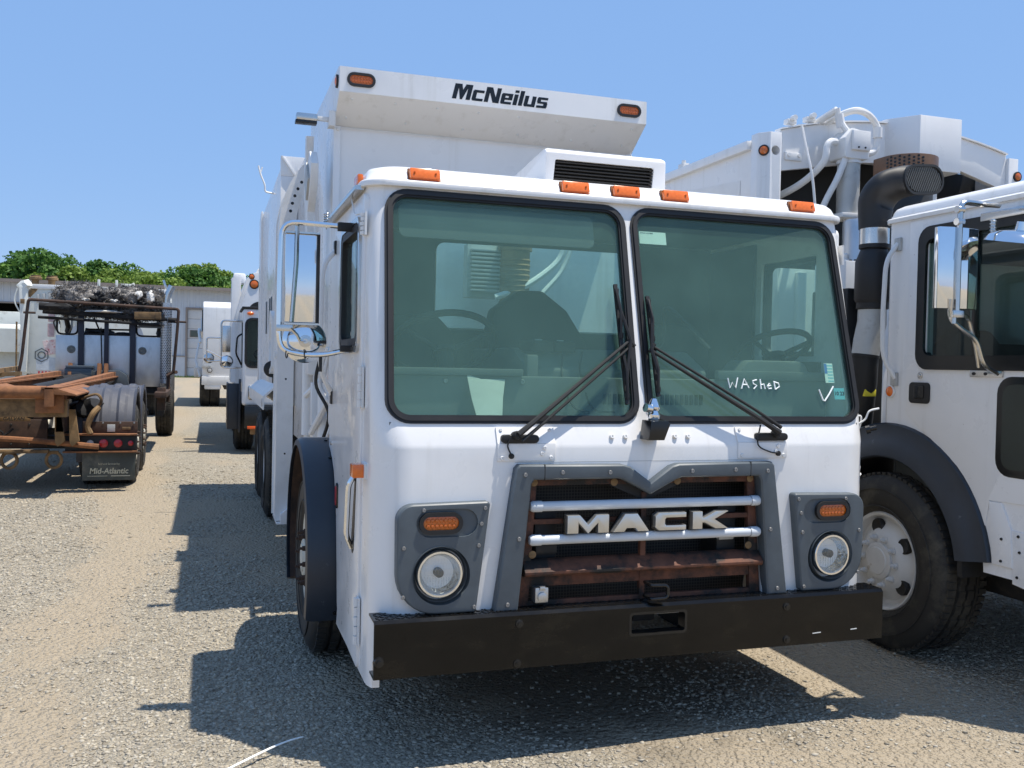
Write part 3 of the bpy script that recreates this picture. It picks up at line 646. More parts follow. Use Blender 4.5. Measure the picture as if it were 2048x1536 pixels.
# ------------------------------------------------------------------ the white side loader in front
def letters_mack(t):
    h = .078; z0 = .934; y0, y1 = .028, .066
    def add(name_pts, holes=()):
        b = BM()
        for pts in name_pts: prism(b, pts, 'y', y0, y1, .005)
        o = ob('letter', b, LETTER, t)
        b = BM()
        for pts in name_pts:
            cx = sum(p[0] for p in pts)/len(pts); cz = sum(p[1] for p in pts)/len(pts)
            prism(b, [(cx+(p[0]-cx)*1.03+(.004 if p[0] > cx else -.004), cz+(p[1]-cz)*1.03+(.004 if p[1] > cz else -.004)) for p in pts], 'y', y1-.012, y1+.002)
        ob('letter_edge', b, BLACK, o)
    def S(x, z): return (x, z0+z*h)
    a, w_ = -.395, .194
    add([[S(a, 0), S(a+.052, 0), S(a+.052, .55), S(a+.097, 0), S(a+.097, .0), S(a+.142, .55), S(a+.142, 0), S(a+w_, 0), S(a+w_, 1), S(a+.135, 1), S(a+.097, .48), S(a+.059, 1), S(a, 1)]])
    a, w_ = -.183, .176
    add([[S(a, 0), S(a+.055, 0), S(a+.067, .2), S(a+.109, .2), S(a+.121, 0), S(a+w_, 0), S(a+.118, 1), S(a+.058, 1)]])
    a, w_ = .021, .152
    add([[S(a+.02, 0), S(a+w_, 0), S(a+w_, .28), S(a+.055, .28), S(a+.048, .38), S(a+.048, .62), S(a+.055, .72), S(a+w_, .72), S(a+w_, 1), S(a+.02, 1), S(a, .82), S(a, .18)]])
    a, w_ = .205, .182
    add([[S(a, 0), S(a+.05, 0), S(a+.05, .36), S(a+.062, .36), S(a+.118, 0), S(a+w_, 0), S(a+.112, .55), S(a+w_, 1), S(a+.118, 1), S(a+.062, .66), S(a+.05, .66), S(a+.05, 1), S(a, 1)]])
VISOR = pm('smoked_visor', (.11, .12, .12), .5, var=.1)
def interior(t, lift=0):
    b = BM(); box(b, -1.14, 1.14, .36, .50, .95, 1.60, .01); d = ob('dashboard', b, INTG, t)
    b = BM(); box(b, -1.14, -.50, .345, .38, 1.60, 1.632, .005); box(b, .50, 1.14, .345, .38, 1.60, 1.645, .005); ob('dash_rail', b, INTG, d)
    b = BM(); prism(b, roundpoly([(.60, 1.60), (1.06, 1.60), (1.0, 1.70), (.68, 1.70)], [.01, .01, .05, .05], 5), 'y', .36, .56, .02); ob('dash_hump', b, INTG, d)
    b = BM(); prism(b, roundpoly([(.42, 1.0), (.42, 1.64), (.62, 1.735), (1.35, 1.735), (1.35, 1.0)], [0, .03, .05, .03, 0], 4), 'x', -.47, .48, .015); e = ob('engine_cover', b, INTG, t)
    b = BM(); box(b, -.475, -.42, .37, .43, 1.44, 1.70, .01); ob('cover_bracket', b, INTG, e)
    b = BM()
    for i in range(9): box(b, -.10+i*.026, -.084+i*.026, .352, .368, 1.475, 1.525, .003)
    for i in range(9): box(b, .20+i*.026, .216+i*.026, .352, .368, 1.475, 1.525, .003)
    ob('vent', b, INTD, d)
    for x in (-.86, -.62, -.5): screw(d, (x, .36, 1.575), r=.012)
    steering_wheel(t, -.80, .66, 1.74, .25, 55); steering_wheel(t, .98, .62, 1.76, .20, 62)
    for x in (-.78, .82):
        b = BM(); box(b, x-.26, x+.26, 1.0, 1.40, 1.18, 1.42, .06, seg=3); s = ob('seat', b, INTD, t)
        b = BM(); prism(b, roundpoly([(x-.26, 1.35), (x+.26, 1.35), (x+.22, 1.82), (x+.12, 1.92), (x-.12, 1.92), (x-.22, 1.82)], .06, 4), 'y', 1.38, 1.50, .03); ob('backrest', b, INTD, s)
    b = BM(); prism(b, roundpoly([(-.45, 1.7), (.2, 1.7), (.02, 1.96), (-.12, 2.06), (-.25, 2.06), (-.4, 1.95)], .05, 4), 'y', 1.15, 1.3, .03); ob('cover_hood', b, INTD, t)
    b = BM(); prism(b, rrect(-1.08, -.16, 2.20, 2.352, .03), (lambda a, q, h: Vector((a, wy(q)+.035+h, q))), 0, .012, .003); ob('sun_visor', b, VISOR, t)
    b = BM(); box(b, -1.15, 1.15, .135, .365, 1.385, 1.405); ob('cowl_shelf', b, INTG, t)
    b = BM(); tube(b, catmull([(.48, .4, 1.75), (.30, .5, 1.95), (.33, .6, 1.80), (.22, .5, 1.72)]), .012, 6); tube(b, catmull([(-.16, .48, 1.72), (-.20, .40, 1.62), (-.16, .34, 1.46), (-.05, .33, 1.44)]), .005, 5); tube(b, catmull([(-.26, .48, 1.72), (-.29, .40, 1.60), (-.26, .34, 1.47), (-.18, .33, 1.44)]), .005, 5); ob('cable', b, INTD, t)
    for x, y in ((-.37, .55), (-.24, .60)):
        b = BM(); box(b, x-.055, x+.055, y-.08, y+.08, 1.715, 1.77, .012, M=Matrix.Translation((x, y, 0)) @ Matrix.Rotation(.15, 4, 'Z') @ Matrix.Translation((-x, -y, 0))); q = ob('control_box', b, BLACKM, t)
        b = BM(); cyl(b, (x, y-.03, 1.77), (x, y-.03, 1.776), .018, n=12); ob('dial', b, GREYP, q)
    b = BM(); box(b, -1.16, 1.16, .45, 1.6, .95, 1.0); ob('cab_floor', b, INTD, t)
    b = BM(); box(b, -1.16, 1.16, .42, 1.6, 2.405+lift, 2.412+lift); ob('headliner', b, LINER, t)
    b = BM(); band(b, rrect(-1.165, 1.165, .98, 2.40+lift, .02), rrect(-.63, .61, 1.85, 2.35, .06), 'y', 1.585, 1.60); ob('rear_lining', b, LINER, t)
    for s in (-1, 1): b = BM(); box(b, min(s*1.150, s*1.165), max(s*1.150, s*1.165), .45, 1.58, .98, 1.70); ob('door_lining', b, LINER, t); b = BM(); box(b, min(s*1.150, s*1.165), max(s*1.150, s*1.165), 1.35 if lift else 1.08, 1.58, 1.70, 2.38); ob('pillar_lining', b, LINER, t)
def door_side(t, s, poly, win, rw=.05, glassm=None, thick=.01):
    """proud door skin on the cab side s with a framed window hole"""
    x0, x1 = s*(HW-.02), s*(HW+thick)
    b = BM(); prism(b, poly, 'x', x0, x1, .005); d = ob('door', b, WHITE, t)
    c = BM(); prism(c, rrect(win[0], win[1], win[2], win[3], rw, 5), 'x', -s*3, s*3) if False else prism(c, rrect(win[0], win[1], win[2], win[3], rw, 5), 'x', s*.9, s*1.5)
    cut(d, [c])
    o1 = rrect(win[0]-.02, win[1]+.02, win[2]-.02, win[3]+.02, rw+.02, 5); i1 = rrect(win[0]+.012, win[1]-.012, win[2]+.012, win[3]-.012, rw-.01, 5)
    b = BM(); band(b, o1, i1, 'x', s*(HW-.03), s*(HW+thick+.012)); f = ob('window_frame', b, RUBBER, d)
    b = BM(); prism(b, rrect(win[0], win[1], win[2], win[3], rw, 5), 'x', s*(HW-.008), s*(HW-.002)); ob('window', b, glassm or GLASSC, d)
    return d
def hinge(d, y, z0, z1, s=-1):
    b = BM(); n = 5; h = (z1-z0)/n
    for i in range(n): cyl(b, (s*(HW+.016), y, z0+i*h+.003), (s*(HW+.016), y, z0+(i+1)*h-.003), .011 if i % 2 else .013, n=8)
    box(b, s*(HW+.008)-.004, s*(HW+.008)+.004, y-.035, y+.04, z0, z1)
    return ob('hinge', b, WHITE2, d)
def wiper(t, piv, tip, b0, b1, off):
    piv, tip, b0, b1 = map(Vector, (piv, tip, b0, b1))
    b = BM(); lathe(b, [(.02, 0), (.02, .03), (.012, .045), (0, .045)], piv+Vector((0, .01, 0)), (0, -1, .15), 12)
    prism(b, oblong(piv.x+off*.02, piv.z-.012, .17, .036, 7), 'y', piv.y-.01, piv.y+.06, .006); w_ = ob('wiper', b, BLACKM, t)
    d = (tip-piv).normalized(); sd = d.cross(Vector((0, -1, .24))).normalized(); nr = Vector((0, -1, .24)).normalized()
    b = BM()
    tube(b, [piv+nr*.04, piv+d*.16+nr*.042, tip+nr*.012], [.014, .011, .007], 8); tube(b, [piv+sd*.032+nr*.028, piv+sd*.03+d*.16+nr*.036, tip+sd*.022+nr*.012], [.009, .007, .006], 8)
    tube(b, [tip-sd*.01+nr*.012, tip+sd*.035+nr*.012], .009, 8); ob('arm', b, BLACKM, w_)
    bd = (b1-b0).normalized(); bs = bd.cross(nr).normalized(); b = BM()
    sweep(b, [(b0+nr*-.012, bs, nr), (b1+nr*-.012, bs, nr)], [(-.008, 0), (-.003, -.012), (.003, -.012), (.008, 0), (.009, .012), (-.009, .012)])
    L = (b1-b0).length
    for a, c in ((.04, .46), (.54, .96)):
        tube(b, [b0+bd*L*a+nr*.002, b0+bd*L*(a+c)/2+nr*.026, b0+bd*L*c+nr*.002], .007, 6)
    tube(b, [b0+bd*L*.22+nr*.02, tip+nr*.02, b0+bd*L*.78+nr*.02], .008, 6)
    for i in range(8): p = b0+bd*L*(.06+.125*i); box(b, -.011, .011, -.006, .006, -.012, .012, .002, M=Matrix.Translation(p))
    ob('blade', b, RUBBER, w_); return w_
def screws_ring(parent, pts, y): 
    for x, z in pts: screw(parent, (x, y, z), r=.009)
def headlight_bezel(t, s):
    pts = [(.735, 1.082), (1.13, 1.074), (1.125, .622), (.79, .622)]; rad = [.015, .07, .17, .015]
    if s < 0: pts = [(-x, z) for x, z in pts]
    b = BM(); prism(b, roundpoly(pts, rad, 8), 'y', .036, .10, .014, seg=3); bz = ob('headlight_bezel', b, GREYPL, t)
    c = BM(); prism(c, circle_pts(s*.948, .788, .1005, 40), 'y', -.1, .2)
    c2 = BM(); prism(c2, oblong(s*.947, .997, .175, .078, 10), 'y', -.1, .2); c3 = BM()
    lathe(c3, [(.124, -.03), (.120, .0), (.106, .02), (.104, .05), (0, .05)], (s*.94, .042, .780), (0, 1, 0), 40, True)
    c4 = BM(); prism(c4, oblong(s*.92, .997, .26, .115, 10), 'y', -.1, .046)
    cut(bz, [c3, c4, c, c2])
    b = BM(); lathe(b, [(.118, .09), (.114, .03), (.112, .10)], (s*.948, 0, .788), (0, 1, 0), 40); lathe(b, [(.125, .10), (0, .1)], (s*.948, 0, .788), (0, 1, 0), 30); ob('recess', b, GREYPL, bz)
    h = BM(); lathe(h, [(.098, .07), (.098, .035), (.094, .028), (.086, .028), (.084, .036)], (s*.948, 0, .788), (0, 1, 0), 40); hl = ob('headlight', h, CHROME, t)
    b = BM(); lathe(b, [(.088, .036), (.08, .065), (.06, .09), (.03, .098), (0, .099)], (s*.948, 0, .788), (0, 1, 0), 32); ob('reflector', b, BOWL, hl)
    b = BM(); lathe(b, [(.019, .045), (.019, .08)], (s*.948, 0, .790), (0, 1, 0), 16, True); ob('bulb', b, DARK, hl)
    b = BM(); lathe(b, [(.087, .036), (.075, .024), (.055, .016), (.03, .011), (0, .009)], (s*.948, 0, .788), (0, 1, 0), 36)
    for i in range(13):
        x = -.066+i*.011; hh = math.sqrt(max(.078**2-x*x, 0))*.55; yy = .036-(1-(x/.087)**2)*.026
        box(b, s*.948+x-.0012, s*.948+x+.0012, yy-.003, yy+.004, .788-hh-.015, .788-hh*.2)
    ob('lens', b, FLUTED, hl)
    oval_lamp(t, s*.947, .040, .997, .15, .055, 'turn_signal')
    for x, z in ((.76, 1.055), (1.02, 1.052), (1.10, .90), (.785, .90), (.80, .645), (1.10, .70), (.775, .99)): screw(bz, (s*x, .036, z), r=.009)
def main_truck():
    t = thing('garbage_truck', 'white cab-over garbage truck with black bumper and rusty centre grille, parked in front', 'truck')
    sh, cs = cab(t, bottom=.295)
    for s in (-1, 1):
        c = BM(); box(c, min(s*1.0, s*1.5), max(s*1.0, s*1.5), .52, 1.03, 1.73, 2.26); cs.append(c)
    c = BM(); prism(c, rrect(-.62, .60, 1.86, 2.36, .06), 'y', 1.4, 1.9); cs.append(c)
    cut(sh, cs)
    b = BM(); prism(b, rrect(-.62, .60, 1.86, 2.36, .06), 'y', 1.622, 1.628); ob('rear_window', b, GLASSC, t)
    b = BM(); prism(b, roundpoly([(1.31, .10), (1.55, .10)], 0) if False else [(.02, 1.32), (1.0, 1.32), (1.0, 1.322), (.02, 1.322)], 'x', 0, .0001) if False else box(b, -.62, .62, .0792, .081, 1.2370, 1.2392); ob('panel_seam', b, GREYP, sh)
    rc = roof_cap(t)
    for x in (-.97, -.258, 0, .258, .97): amber_box(t, x, .385, 2.472, tilt=-.35)
    amber_box(t, -1.212, .62, 2.476, .11, .045, .022, 'x')
    for s in (-1, 1): gasketed_glass(t, s, 0)
    # the pillar seams and cowl panels
    cow = lambda a, q, h: Vector((a, .0835+(q)*.43-h*.92, 1.316+q*.90+h*.39))
    for x0, x1 in ((-.70, -.44), (.455, .715)):
        b = BM(); box(b, x0, x1, .073, .082, 1.245, 1.318, .002); prism(b, [(x0, 0), (x1, 0), (x1, .075), (x0, .075)], cow, 0, .008); p = ob('cowl_panel', b, WHITE, t)
        for x in (x0+.02, x1-.02):
            for z in (1.258,): screw(p, (x, .073, z), r=.009, mat=WHITE2)
            screw(p, tuple(cow(x, .062, .008)), (0, -.92, .39), r=.008, mat=WHITE2)
        screw(p, (x1-.06, .073, 1.275), r=.010, mat=WHITE2); screw(p, (x1-.05, .073, 1.30), r=.009, mat=WHITE2)
    for x in (-.17, -.105, .14, .205): screw(sh, tuple(cow(x, .03, .0)), (0, -.92, .39), r=.012, mat=WHITE2, h=.014)
    wiper(t, (-.621, .075, 1.350), (-.054, .187, 1.77), (-.098, .251, 2.03), (-.084, .118, 1.488), 1)
    wiper(t, (.650, .075, 1.355), (.047, .177, 1.728), (.060, .240, 1.982), (.072, .127, 1.525), -1)
    for x, x2 in ((-.65, -.64), (.56, .665)):
        b = BM(); tube(b, catmull([(x, .06, 1.34 if x < 0 else 1.40), (x-.01, .06, 1.31), (x2-.05 if x > 0 else x2-.005, .062, 1.275), (x2, .066, 1.268)]), .0035, 6); lathe(b, [(.012, 0), (.012, .01), (0, .012)], (x2, .074, 1.266), (0, -1, 0), 10); ob('washer_hose', b, BLACKM, t)
    b = BM(); prism(b, [(.0, .0), (.085, .0), (.115, .07), (.105, .085), (.01, .085)], (lambda a, q, h: Vector((-.035+a*.9, h, 1.335+q))), .0, .095, .006); br = ob('camera_bracket', b, BLACK, t)
    b = BM(); lathe(b, [(.025, 0), (.03, .02), (.022, .04), (.03, .055), (.022, .075), (.012, .095), (0, .1)], (.02, .07, 1.42), (0.05, .1, 1), 16); lathe(b, [(.02, 0), (.02, .03), (0, .03)], (.0, .06, 1.47), (-1, -.2, .2), 12); ob('clamp', b, CHROME, br)
    # side doors
    poly = roundpoly([(.41, .30), (1.02, .325), (1.09, .42), (1.12, .60), (1.19, .90), (1.34, 1.16), (1.47, 1.27), (1.58, 1.31), (1.58, 2.39), (.41, 2.39)], [.03, .05, .05, .1, .1, .1, .06, .02, .04, .04], 4)
    for s in (-1, 1):
        d = door_side(t, s, poly, (.52, 1.03, 1.745, 2.25), .045)
        b = BM(); band(b, rrect(.47, 1.09, 1.69, 2.30, .07), rrect(.497, 1.055, 1.72, 2.275, .05), 'x', s*(HW+.009), s*(HW+.024)); ob('window_trim', b, STEEL, d)
        hinge(d, .405, 1.45, 1.63, s); hinge(d, .405, .41, .62, s); hinge(d, .405, 2.20, 2.30, s)
        b = BM(); tube(b, smoothpath([(s*(HW+.008), 1.36, 2.24), (s*1.295, 1.34, 2.16), (s*1.30, 1.33, 1.9), (s*1.30, 1.35, 1.6), (s*(HW+.008), 1.42, 1.47)], .09), .014, 8); g = ob('grab_handle', b, WHITE2, t)
        b = BM(); box(b, s*(HW+.014)-.006, s*(HW+.014)+.006, 1.335, 1.385, 2.22, 2.29, .004); box(b, s*(HW+.014)-.006, s*(HW+.014)+.006, 1.395, 1.445, 1.42, 1.49, .004); ob('grab_foot', b, DARK, g)
    d = [o for o in t.children if o.name.startswith('door')][0]
    b = BM(); prism(b, roundpoly([(.50, 1.15), (.535, 1.155), (.63, .80), (.58, .775), (.545, .80)], .02, 4), 'x', -HW-.012, -HW-.004); hd = ob('handle_recess', b, BLACK, d)
    b = BM(); tube(b, smoothpath([(-HW-.012, .53, 1.14), (-HW-.04, .535, 1.10), (-HW-.04, .585, .86), (-HW-.012, .60, .80)], .03), .012, 8); ob('door_handle', b, CHROME, hd)
    b = BM(); prism(b, rrect(1.10, 1.155, .90, 1.03, .02), 'x', -HW-.018, -HW-.004, .004); q = ob('side_reflector', b, BLACK, d)
    b = BM(); prism(b, rrect(1.112, 1.143, .915, 1.015, .014), 'x', -HW-.022, -HW-.016); ob('lens', b, REDL, q)
    b = BM(); lathe(b, [(.012, 0), (.012, .006), (0, .008)], (-HW-.01, 1.40, 1.21), (-1, 0, 0), 10); ob('door_lock', b, STEEL, d)
    o = amber_box(t, -1.215, .33, 1.185, .085, .058, .06, 'x', 'corner_light'); b = BM(); box(b, -.012, .02, -.055, .05, -.034, .034, .006); ob('base', b, WHITE2, o)
    # mirror assembly on the left
    b = BM(); tube(b, smoothpath([(-1.225, .72, 2.275), (-1.40, .78, 2.29), (-1.545, .80, 2.295), (-1.552, .80, 2.05), (-1.552, .80, 1.72), (-1.50, .80, 1.685), (-1.36, .80, 1.675), (-1.225, .72, 1.71)], .07), .0125, 10); mr = ob('mirror_arm', b, CHROME, t)
    b = BM(); box(b, -1.526, -1.378, .815, .845, 1.828, 2.245, .008); ob('mirror_head', b, CHROME, mr)
    b = BM(); box(b, -1.380, -1.368, .81, .85, 1.825, 2.248); ob('mirror_edge', b, RUBBER, mr)
    b = BM(); tube(b, [(-1.475, .806, 2.295), (-1.478, .804, 2.1), (-1.495, .804, 1.83)], .011, 8); box(b, -1.53, -1.37, .806, .85, 2.245, 2.254); box(b, -1.53, -1.37, .806, .85, 1.818, 1.827); ob('mirror_stay', b, STEEL, mr)
    b = BM(); lathe(b, [(0, -.026), (.05, -.022), (.08, -.012), (.098, .004), (.103, .012), (.103, .02), (.098, .022)], (-1.43, .835, 1.742), (0, 1, 0), 32); lathe(b, [(.0, .018), (.1, .018)], (-1.43, .835, 1.742), (0, 1, 0), 32); ob('convex_mirror', b, CHROME, mr)
    b = BM(); box(b, -1.565, -1.49, .785, .795, 1.785, 1.815, .003); tube(b, [(-1.50, .79, 1.80), (-1.47, .79, 1.77), (-1.455, .80, 1.742), (-1.43, .80, 1.742)], .008, 6); lathe(b, [(.03, 0), (.03, .006), (.012, .008), (.012, .016), (0, .016)], (-1.43, .81, 1.742), (0, -1, 0), 14); ob('mirror_bracket', b, STEEL, mr)
    b = BM(); tube(b, [(-1.342+.012*math.cos(a), .80+.012*math.sin(a), 2.29+a*.0018) for a in np.linspace(0, 31, 60)], .003, 5); cyl(b, (-1.342, .8, 2.27), (-1.342, .8, 2.36), .004, n=6); ob('spring', b, STEEL, mr)
    b = BM(); box(b, -1.30, -1.22, .70, .73, 2.255, 2.295, .004); box(b, -1.28, -1.22, .70, .73, 1.695, 1.725, .004); cyl(b, (-1.36, .79, 1.60), (-1.36, .79, 1.69), .008, n=8); ob('mirror_mount', b, DARK, mr)
    for x in (-1.515, -1.43):
        b = BM(); tube(b, [(x+.006*math.cos(a), .80+.018*math.cos(a), 1.679+.018*math.sin(a)) for a in np.linspace(0, 6.283, 12, endpoint=False)], .003, 5, True)
        ob('cable_tie', b, BLACK, mr)
    b = BM(); prism(b, [(.45, 2.405), (1.62, 2.405), (1.62, 2.425), (.45, 2.425)], 'x', -1.262, -1.22, .004); ob('drip_rail', b, STEEL, t)
    b = BM(); tube(b, catmull([(-1.236, .44, 2.30), (-1.25, .52, 2.31), (-1.25, .62, 2.385), (-1.235, .70, 2.40)]), .004, 5); ob('stay_wire', b, WHITE2, t)
    # grille
    out = [(-.712, .615), (-.628, 1.215), (-.612, 1.232), (-.135, 1.228), (-.10, 1.218), (0, 1.148), (.10, 1.218), (.135, 1.228), (.612, 1.232), (.628, 1.215), (.712, .615)]
    inn = [(.606, .615), (.556, 1.150), (.545, 1.166), (.155, 1.166), (.13, 1.16), (0, 1.094), (-.13, 1.16), (-.155, 1.166), (-.545, 1.166), (-.556, 1.150), (-.606, .615)]
    b = BM(); prism(b, out+inn, 'y', .034, .10, .016, seg=3); gs = ob('grille_surround', b, GREYPL, t)
    for s in (-1, 1):
        for x, z in ((.588, 1.19), (.42, 1.198), (.20, 1.195), (.61, .92), (.655, .645)): screw(gs, (s*x, .034, z), r=.010)
        b = BM(); box(b, s*.50-.0015, s*.50+.0015, .0335, .05, 1.166, 1.232); ob('joint_line', b, BLACK, gs)
    b = BM(); box(b, -.64, .64, .30, .32, .58, 1.22); rad = ob('radiator_screen', b, mesh_mat(), t)
    b = BM(); box(b, -.60, .60, .24, .25, .60, 1.19)
    fr = rust_frame(t)
    b = BM(); box(b, -.50, -.40, .13, .2, .83, .875, .008); ob('cooler_tank', b, DARK, t); b = BM(); box(b, .40, .48, .13, .2, .86, .915, .008); ob('cooler_tank', b, GREYP, t)
    b = BM(); box(b, -.02, .09, .15, .2, .5, .6, .01); ob('bumper_block', b, DARK, t)
    for z in (1.050, .906):
        b = BM(); cyl(b, (-.50, .068, z), (.52, .068, z), .021, n=14); gb = ob('grille_bar', b, BARW, t)
        for s in (-1, 1): b = BM(); lathe(b, [(.024, 0), (.024, .04), (.018, .052), (0, .054)], ((-.50 if s < 0 else .52), .068, z), (s, 0, 0), 14); ob('bar_end', b, BARW, gb)
    letters_mack(t)
    b = BM(); box(b, -.528, -.468, .045, .10, .640, .705, .006); lathe(b, [(.02, 0), (.02, .012), (.013, .014), (0, .014)], (-.498, .045, .667), (0, -1, 0), 16); box(b, -.51, -.486, .035, .05, .695, .712, .003); ob('power_socket', b, ALU, t)
    b = BM(); tube(b, smoothpath([(-.005, .07, .70), (-.005, .0, .70), (.07, -.01, .70), (.07, -.01, .645), (-.005, .0, .64), (-.005, .07, .64)], .02), .008, 8); ob('tow_hook', b, BLACK, t)
    for s in (-1, 1): headlight_bezel(t, s)
    # bumper
    b = BM(); prism(b, [(0, .384), (.0, .606), (.012, .619), (.135, .619), (.135, .611), (.016, .609), (.010, .60), (.010, .398), (.10, .392), (.10, .384)], 'x', -1.22, 1.22); bp = ob('bumper', b, BUMPER, t, 25)
    c = BM(); prism(c, rrect(-.10, .165, .489, .578, .012), 'y', -.05, .05); cut(bp, [c])
    b = BM(); band(b, rrect(-.108, .173, .481, .586, .016), rrect(-.097, .162, .492, .575, .012), 'y', -.001, .06); ob('step_recess', b, BLACK, bp)
    b = BM()
    for i in range(120):
        for j in range(4):
            M = Matrix.Translation((-1.2+i*.0202, .03+j*.027, .6195)) @ Matrix.Rotation(R(45 if (i+j) % 2 else -45), 4, 'Z'); box(b, -.010, .010, -.0025, .0025, -.001, .0022, M=M)
    stuff(ob('tread_pattern', b, BLACK, bp))
    for x, z in ((-.612, .572), (-.618, .405), (.684, .565), (.689, .413)):
        b = BM(); lathe(b, [(.019, 0), (.017, -.006), (.009, -.007), (.009, -.012), (0, -.012)], (x, 0, z), (0, 1, 0), 12); ob('bolt', b, BLACK, bp)
    b = BM(); lathe(b, [(.024, 0), (.02, -.015), (.012, -.016), (.012, -.03), (0, -.03)], (-1.20, .004, .455), (0, 1, 0), 12); ob('bolt', b, BLACK, bp)
    for x0, x1, z in ((.83, .875, .43), (1.04, 1.075, .435)):
        b = BM(); box(b, x0, x1, -.0008, .0004, z, z+.004, M=Matrix.Translation((x0, 0, z)) @ Matrix.Rotation(-.05, 4, 'Y') @ Matrix.Translation((-x0, 0, -z))); ob('paint_scratch', b, PAPER, bp)
    interior(t)
    # text and marks on the glass
    wv = lambda z: (z-1.416)*_nl
    strokes = [[(0, .062), (.006, .01), (.022, .04), (.036, .012), (.052, .066)], [(.066, .008), (.085, .060), (.104, .012)], [(.074, .030), (.098, .030)], [(.150, .056), (.128, .050), (.130, .036), (.147, .026), (.130, .008)], [(.168, .060), (.168, .008)], [(.168, .030), (.185, .034), (.188, .008)], [(.203, .024), (.222, .028), (.214, .038), (.203, .024), (.208, .010), (.224, .012)], [(.240, .050), (.242, .008)], [(.236, .048), (.262, .040), (.266, .022), (.242, .006)]]
    fz = lambda z: (z-1.416)*_nl
    b = BM(); ox, oz = .455, fz(1.556)
    for st in strokes: tube(b, [wplane(ox+x*1.04, oz+y*.92, -.004) for x, y in st], .0034, 5)
    wr = [o for o in t.children if o.name.startswith('windshield')]
    ob('handwriting', b, CHALK, wr[1])
    b = BM(); tube(b, [wplane(.952+x, fz(1.508)+y, -.004) for x, y in ((0, .058), (.016, .005), (.026, .002), (.055, .035), (.085, .075))], .0038, 6); ob('tick_mark', b, CHALK, wr[1])
    def decal(name, x0, x1, z0, z1, mat, skew=0):
        b = BM(); prism(b, [(x0, fz(z0)), (x1, fz(z0)), (x1, fz(z1)), (x0, fz(z1))], (lambda a, q, h: wplane(a, q, h)), -.0155, -.0145); return ob(name, b, mat, wr[1])
    WP = lambda x, z, n: Matrix.Translation(wplane(x, fz(z), n)) @ Matrix.Rotation(-math.atan(SL), 4, 'X') @ FRONT
    decal('stock_card', .065, .205, 2.240, 2.300, PAPER); text('card_print', 'STOCK NUMBER', .009, BLACK, wr[1], WP(.105, 2.292, -.0142), .0002)
    fl = decal('flag_sticker', 1.005, 1.055, 1.60, 1.695, PAPER)
    for i in range(6): decal('flag_stripe', 1.021, 1.053, 1.606+i*.015, 1.611+i*.015, CYANP).location = (0, -.0005, 0)
    decal('flag_field', 1.006, 1.021, 1.645, 1.693, BLUEP).location = (0, -.001, 0)
    decal('inspection_sticker', 1.045, 1.105, 1.52, 1.575, CYANP); text('sticker_print', '10 23', .026, BLACK, wr[1], WP(1.075, 1.548, -.0140), .0002, offset=.0008)
    # air conditioner on the roof
    b = BM(); prism(b, roundpoly([(.60, 2.50), (.60, 2.690), (.625, 2.712), (1.15, 2.66), (1.35, 2.54), (1.35, 2.50)], [.0, .02, .04, .1, .02, 0], 4), 'x', -.325, .325, .02); ac = ob('air_conditioner', b, WHITE, t)
    c = BM(); prism(c, roundpoly([(-.285, 2.535), (.245, 2.535), (.255, 2.655), (-.275, 2.655)], .012, 4), 'y', .4, .66); cut(ac, [c])
    b = BM(); box(b, -.29, .26, .645, .655, 2.53, 2.66); ob('condenser', b, GRILLEM, ac)
    for i in range(7): b = BM(); box(b, -.285, .255, -.004, .03, -.0035, .0035, .0015, M=Matrix.Translation((0, .612, 2.546+i*.0165)) @ Matrix.Rotation(.3, 4, 'X')); ob('louvre', b, BLACKM, ac)
    # front wheels, fenders
    for s in (-1, 1):
        wheel(t, s*1.30, 1.80, s, 'steer', WHEEL if s > 0 else WHEELD)
        pr = []
        for a in np.linspace(204, -28, 30): pr.append(R(a))
        b = BM(); Rf = .655
        def fp(a, rr_, x): return Vector((x, 1.82+rr_*math.cos(a), .565+rr_*math.sin(a)*(.98 if math.sin(a) > 0 else 1)))
        rings = []
        for a in pr:
            rings.append([bm_v for bm_v in [fp(a, Rf, s*1.19), fp(a, Rf, s*1.34), fp(a, Rf-.012, s*1.365), fp(a, Rf-.045, s*1.372), fp(a, Rf-.045, s*1.362), fp(a, Rf-.022, s*1.34), fp(a, Rf-.018, s*1.19)]])
        skin(b, [[b.verts.new(p) for p in r_] for r_ in rings]); ob('fender', b, FENDER, t, 50)
        b = BM(); rings = [[fp(a, .61, s*1.35), fp(a, .64, s*1.35), fp(a, .64, s*.85), fp(a, .61, s*.85)] for a in pr]; skin(b, [[b.verts.new(p) for p in r_] for r_ in rings]); ob('wheel_well', b, RUSTB, t)
        b = BM()
        for a in (200, 120, 100): lathe(b, [(.01, 0), (.01, .006), (0, .007)], fp(R(a), Rf, s*1.22), (0, math.cos(R(a)), math.sin(R(a))), 8)
        ob('fender_bolt', b, BLACK, t)
    b = BM(); box(b, -.50, -.40, .15, 10.6, .72, 1.02, .01); box(b, .40, .50, .15, 10.6, .72, 1.02, .01); box(b, -.9, .9, 1.75, 1.87, .45, .58, .03)
    for y in (6.6, 7.95): box(b, -.95, .95, y-.08, y+.08, .42, .60, .04)
    box(b, -.45, .45, .7, 2.4, .45, .95, .05); ob('chassis', b, DARK, t)
    for y in (6.6, 7.95):
        for s in (-1, 1): wheel(t, s*1.27, y, s, 'dual', WHEEL); inner_wheel(t, s*.95, y, s)
    loader_body(t)
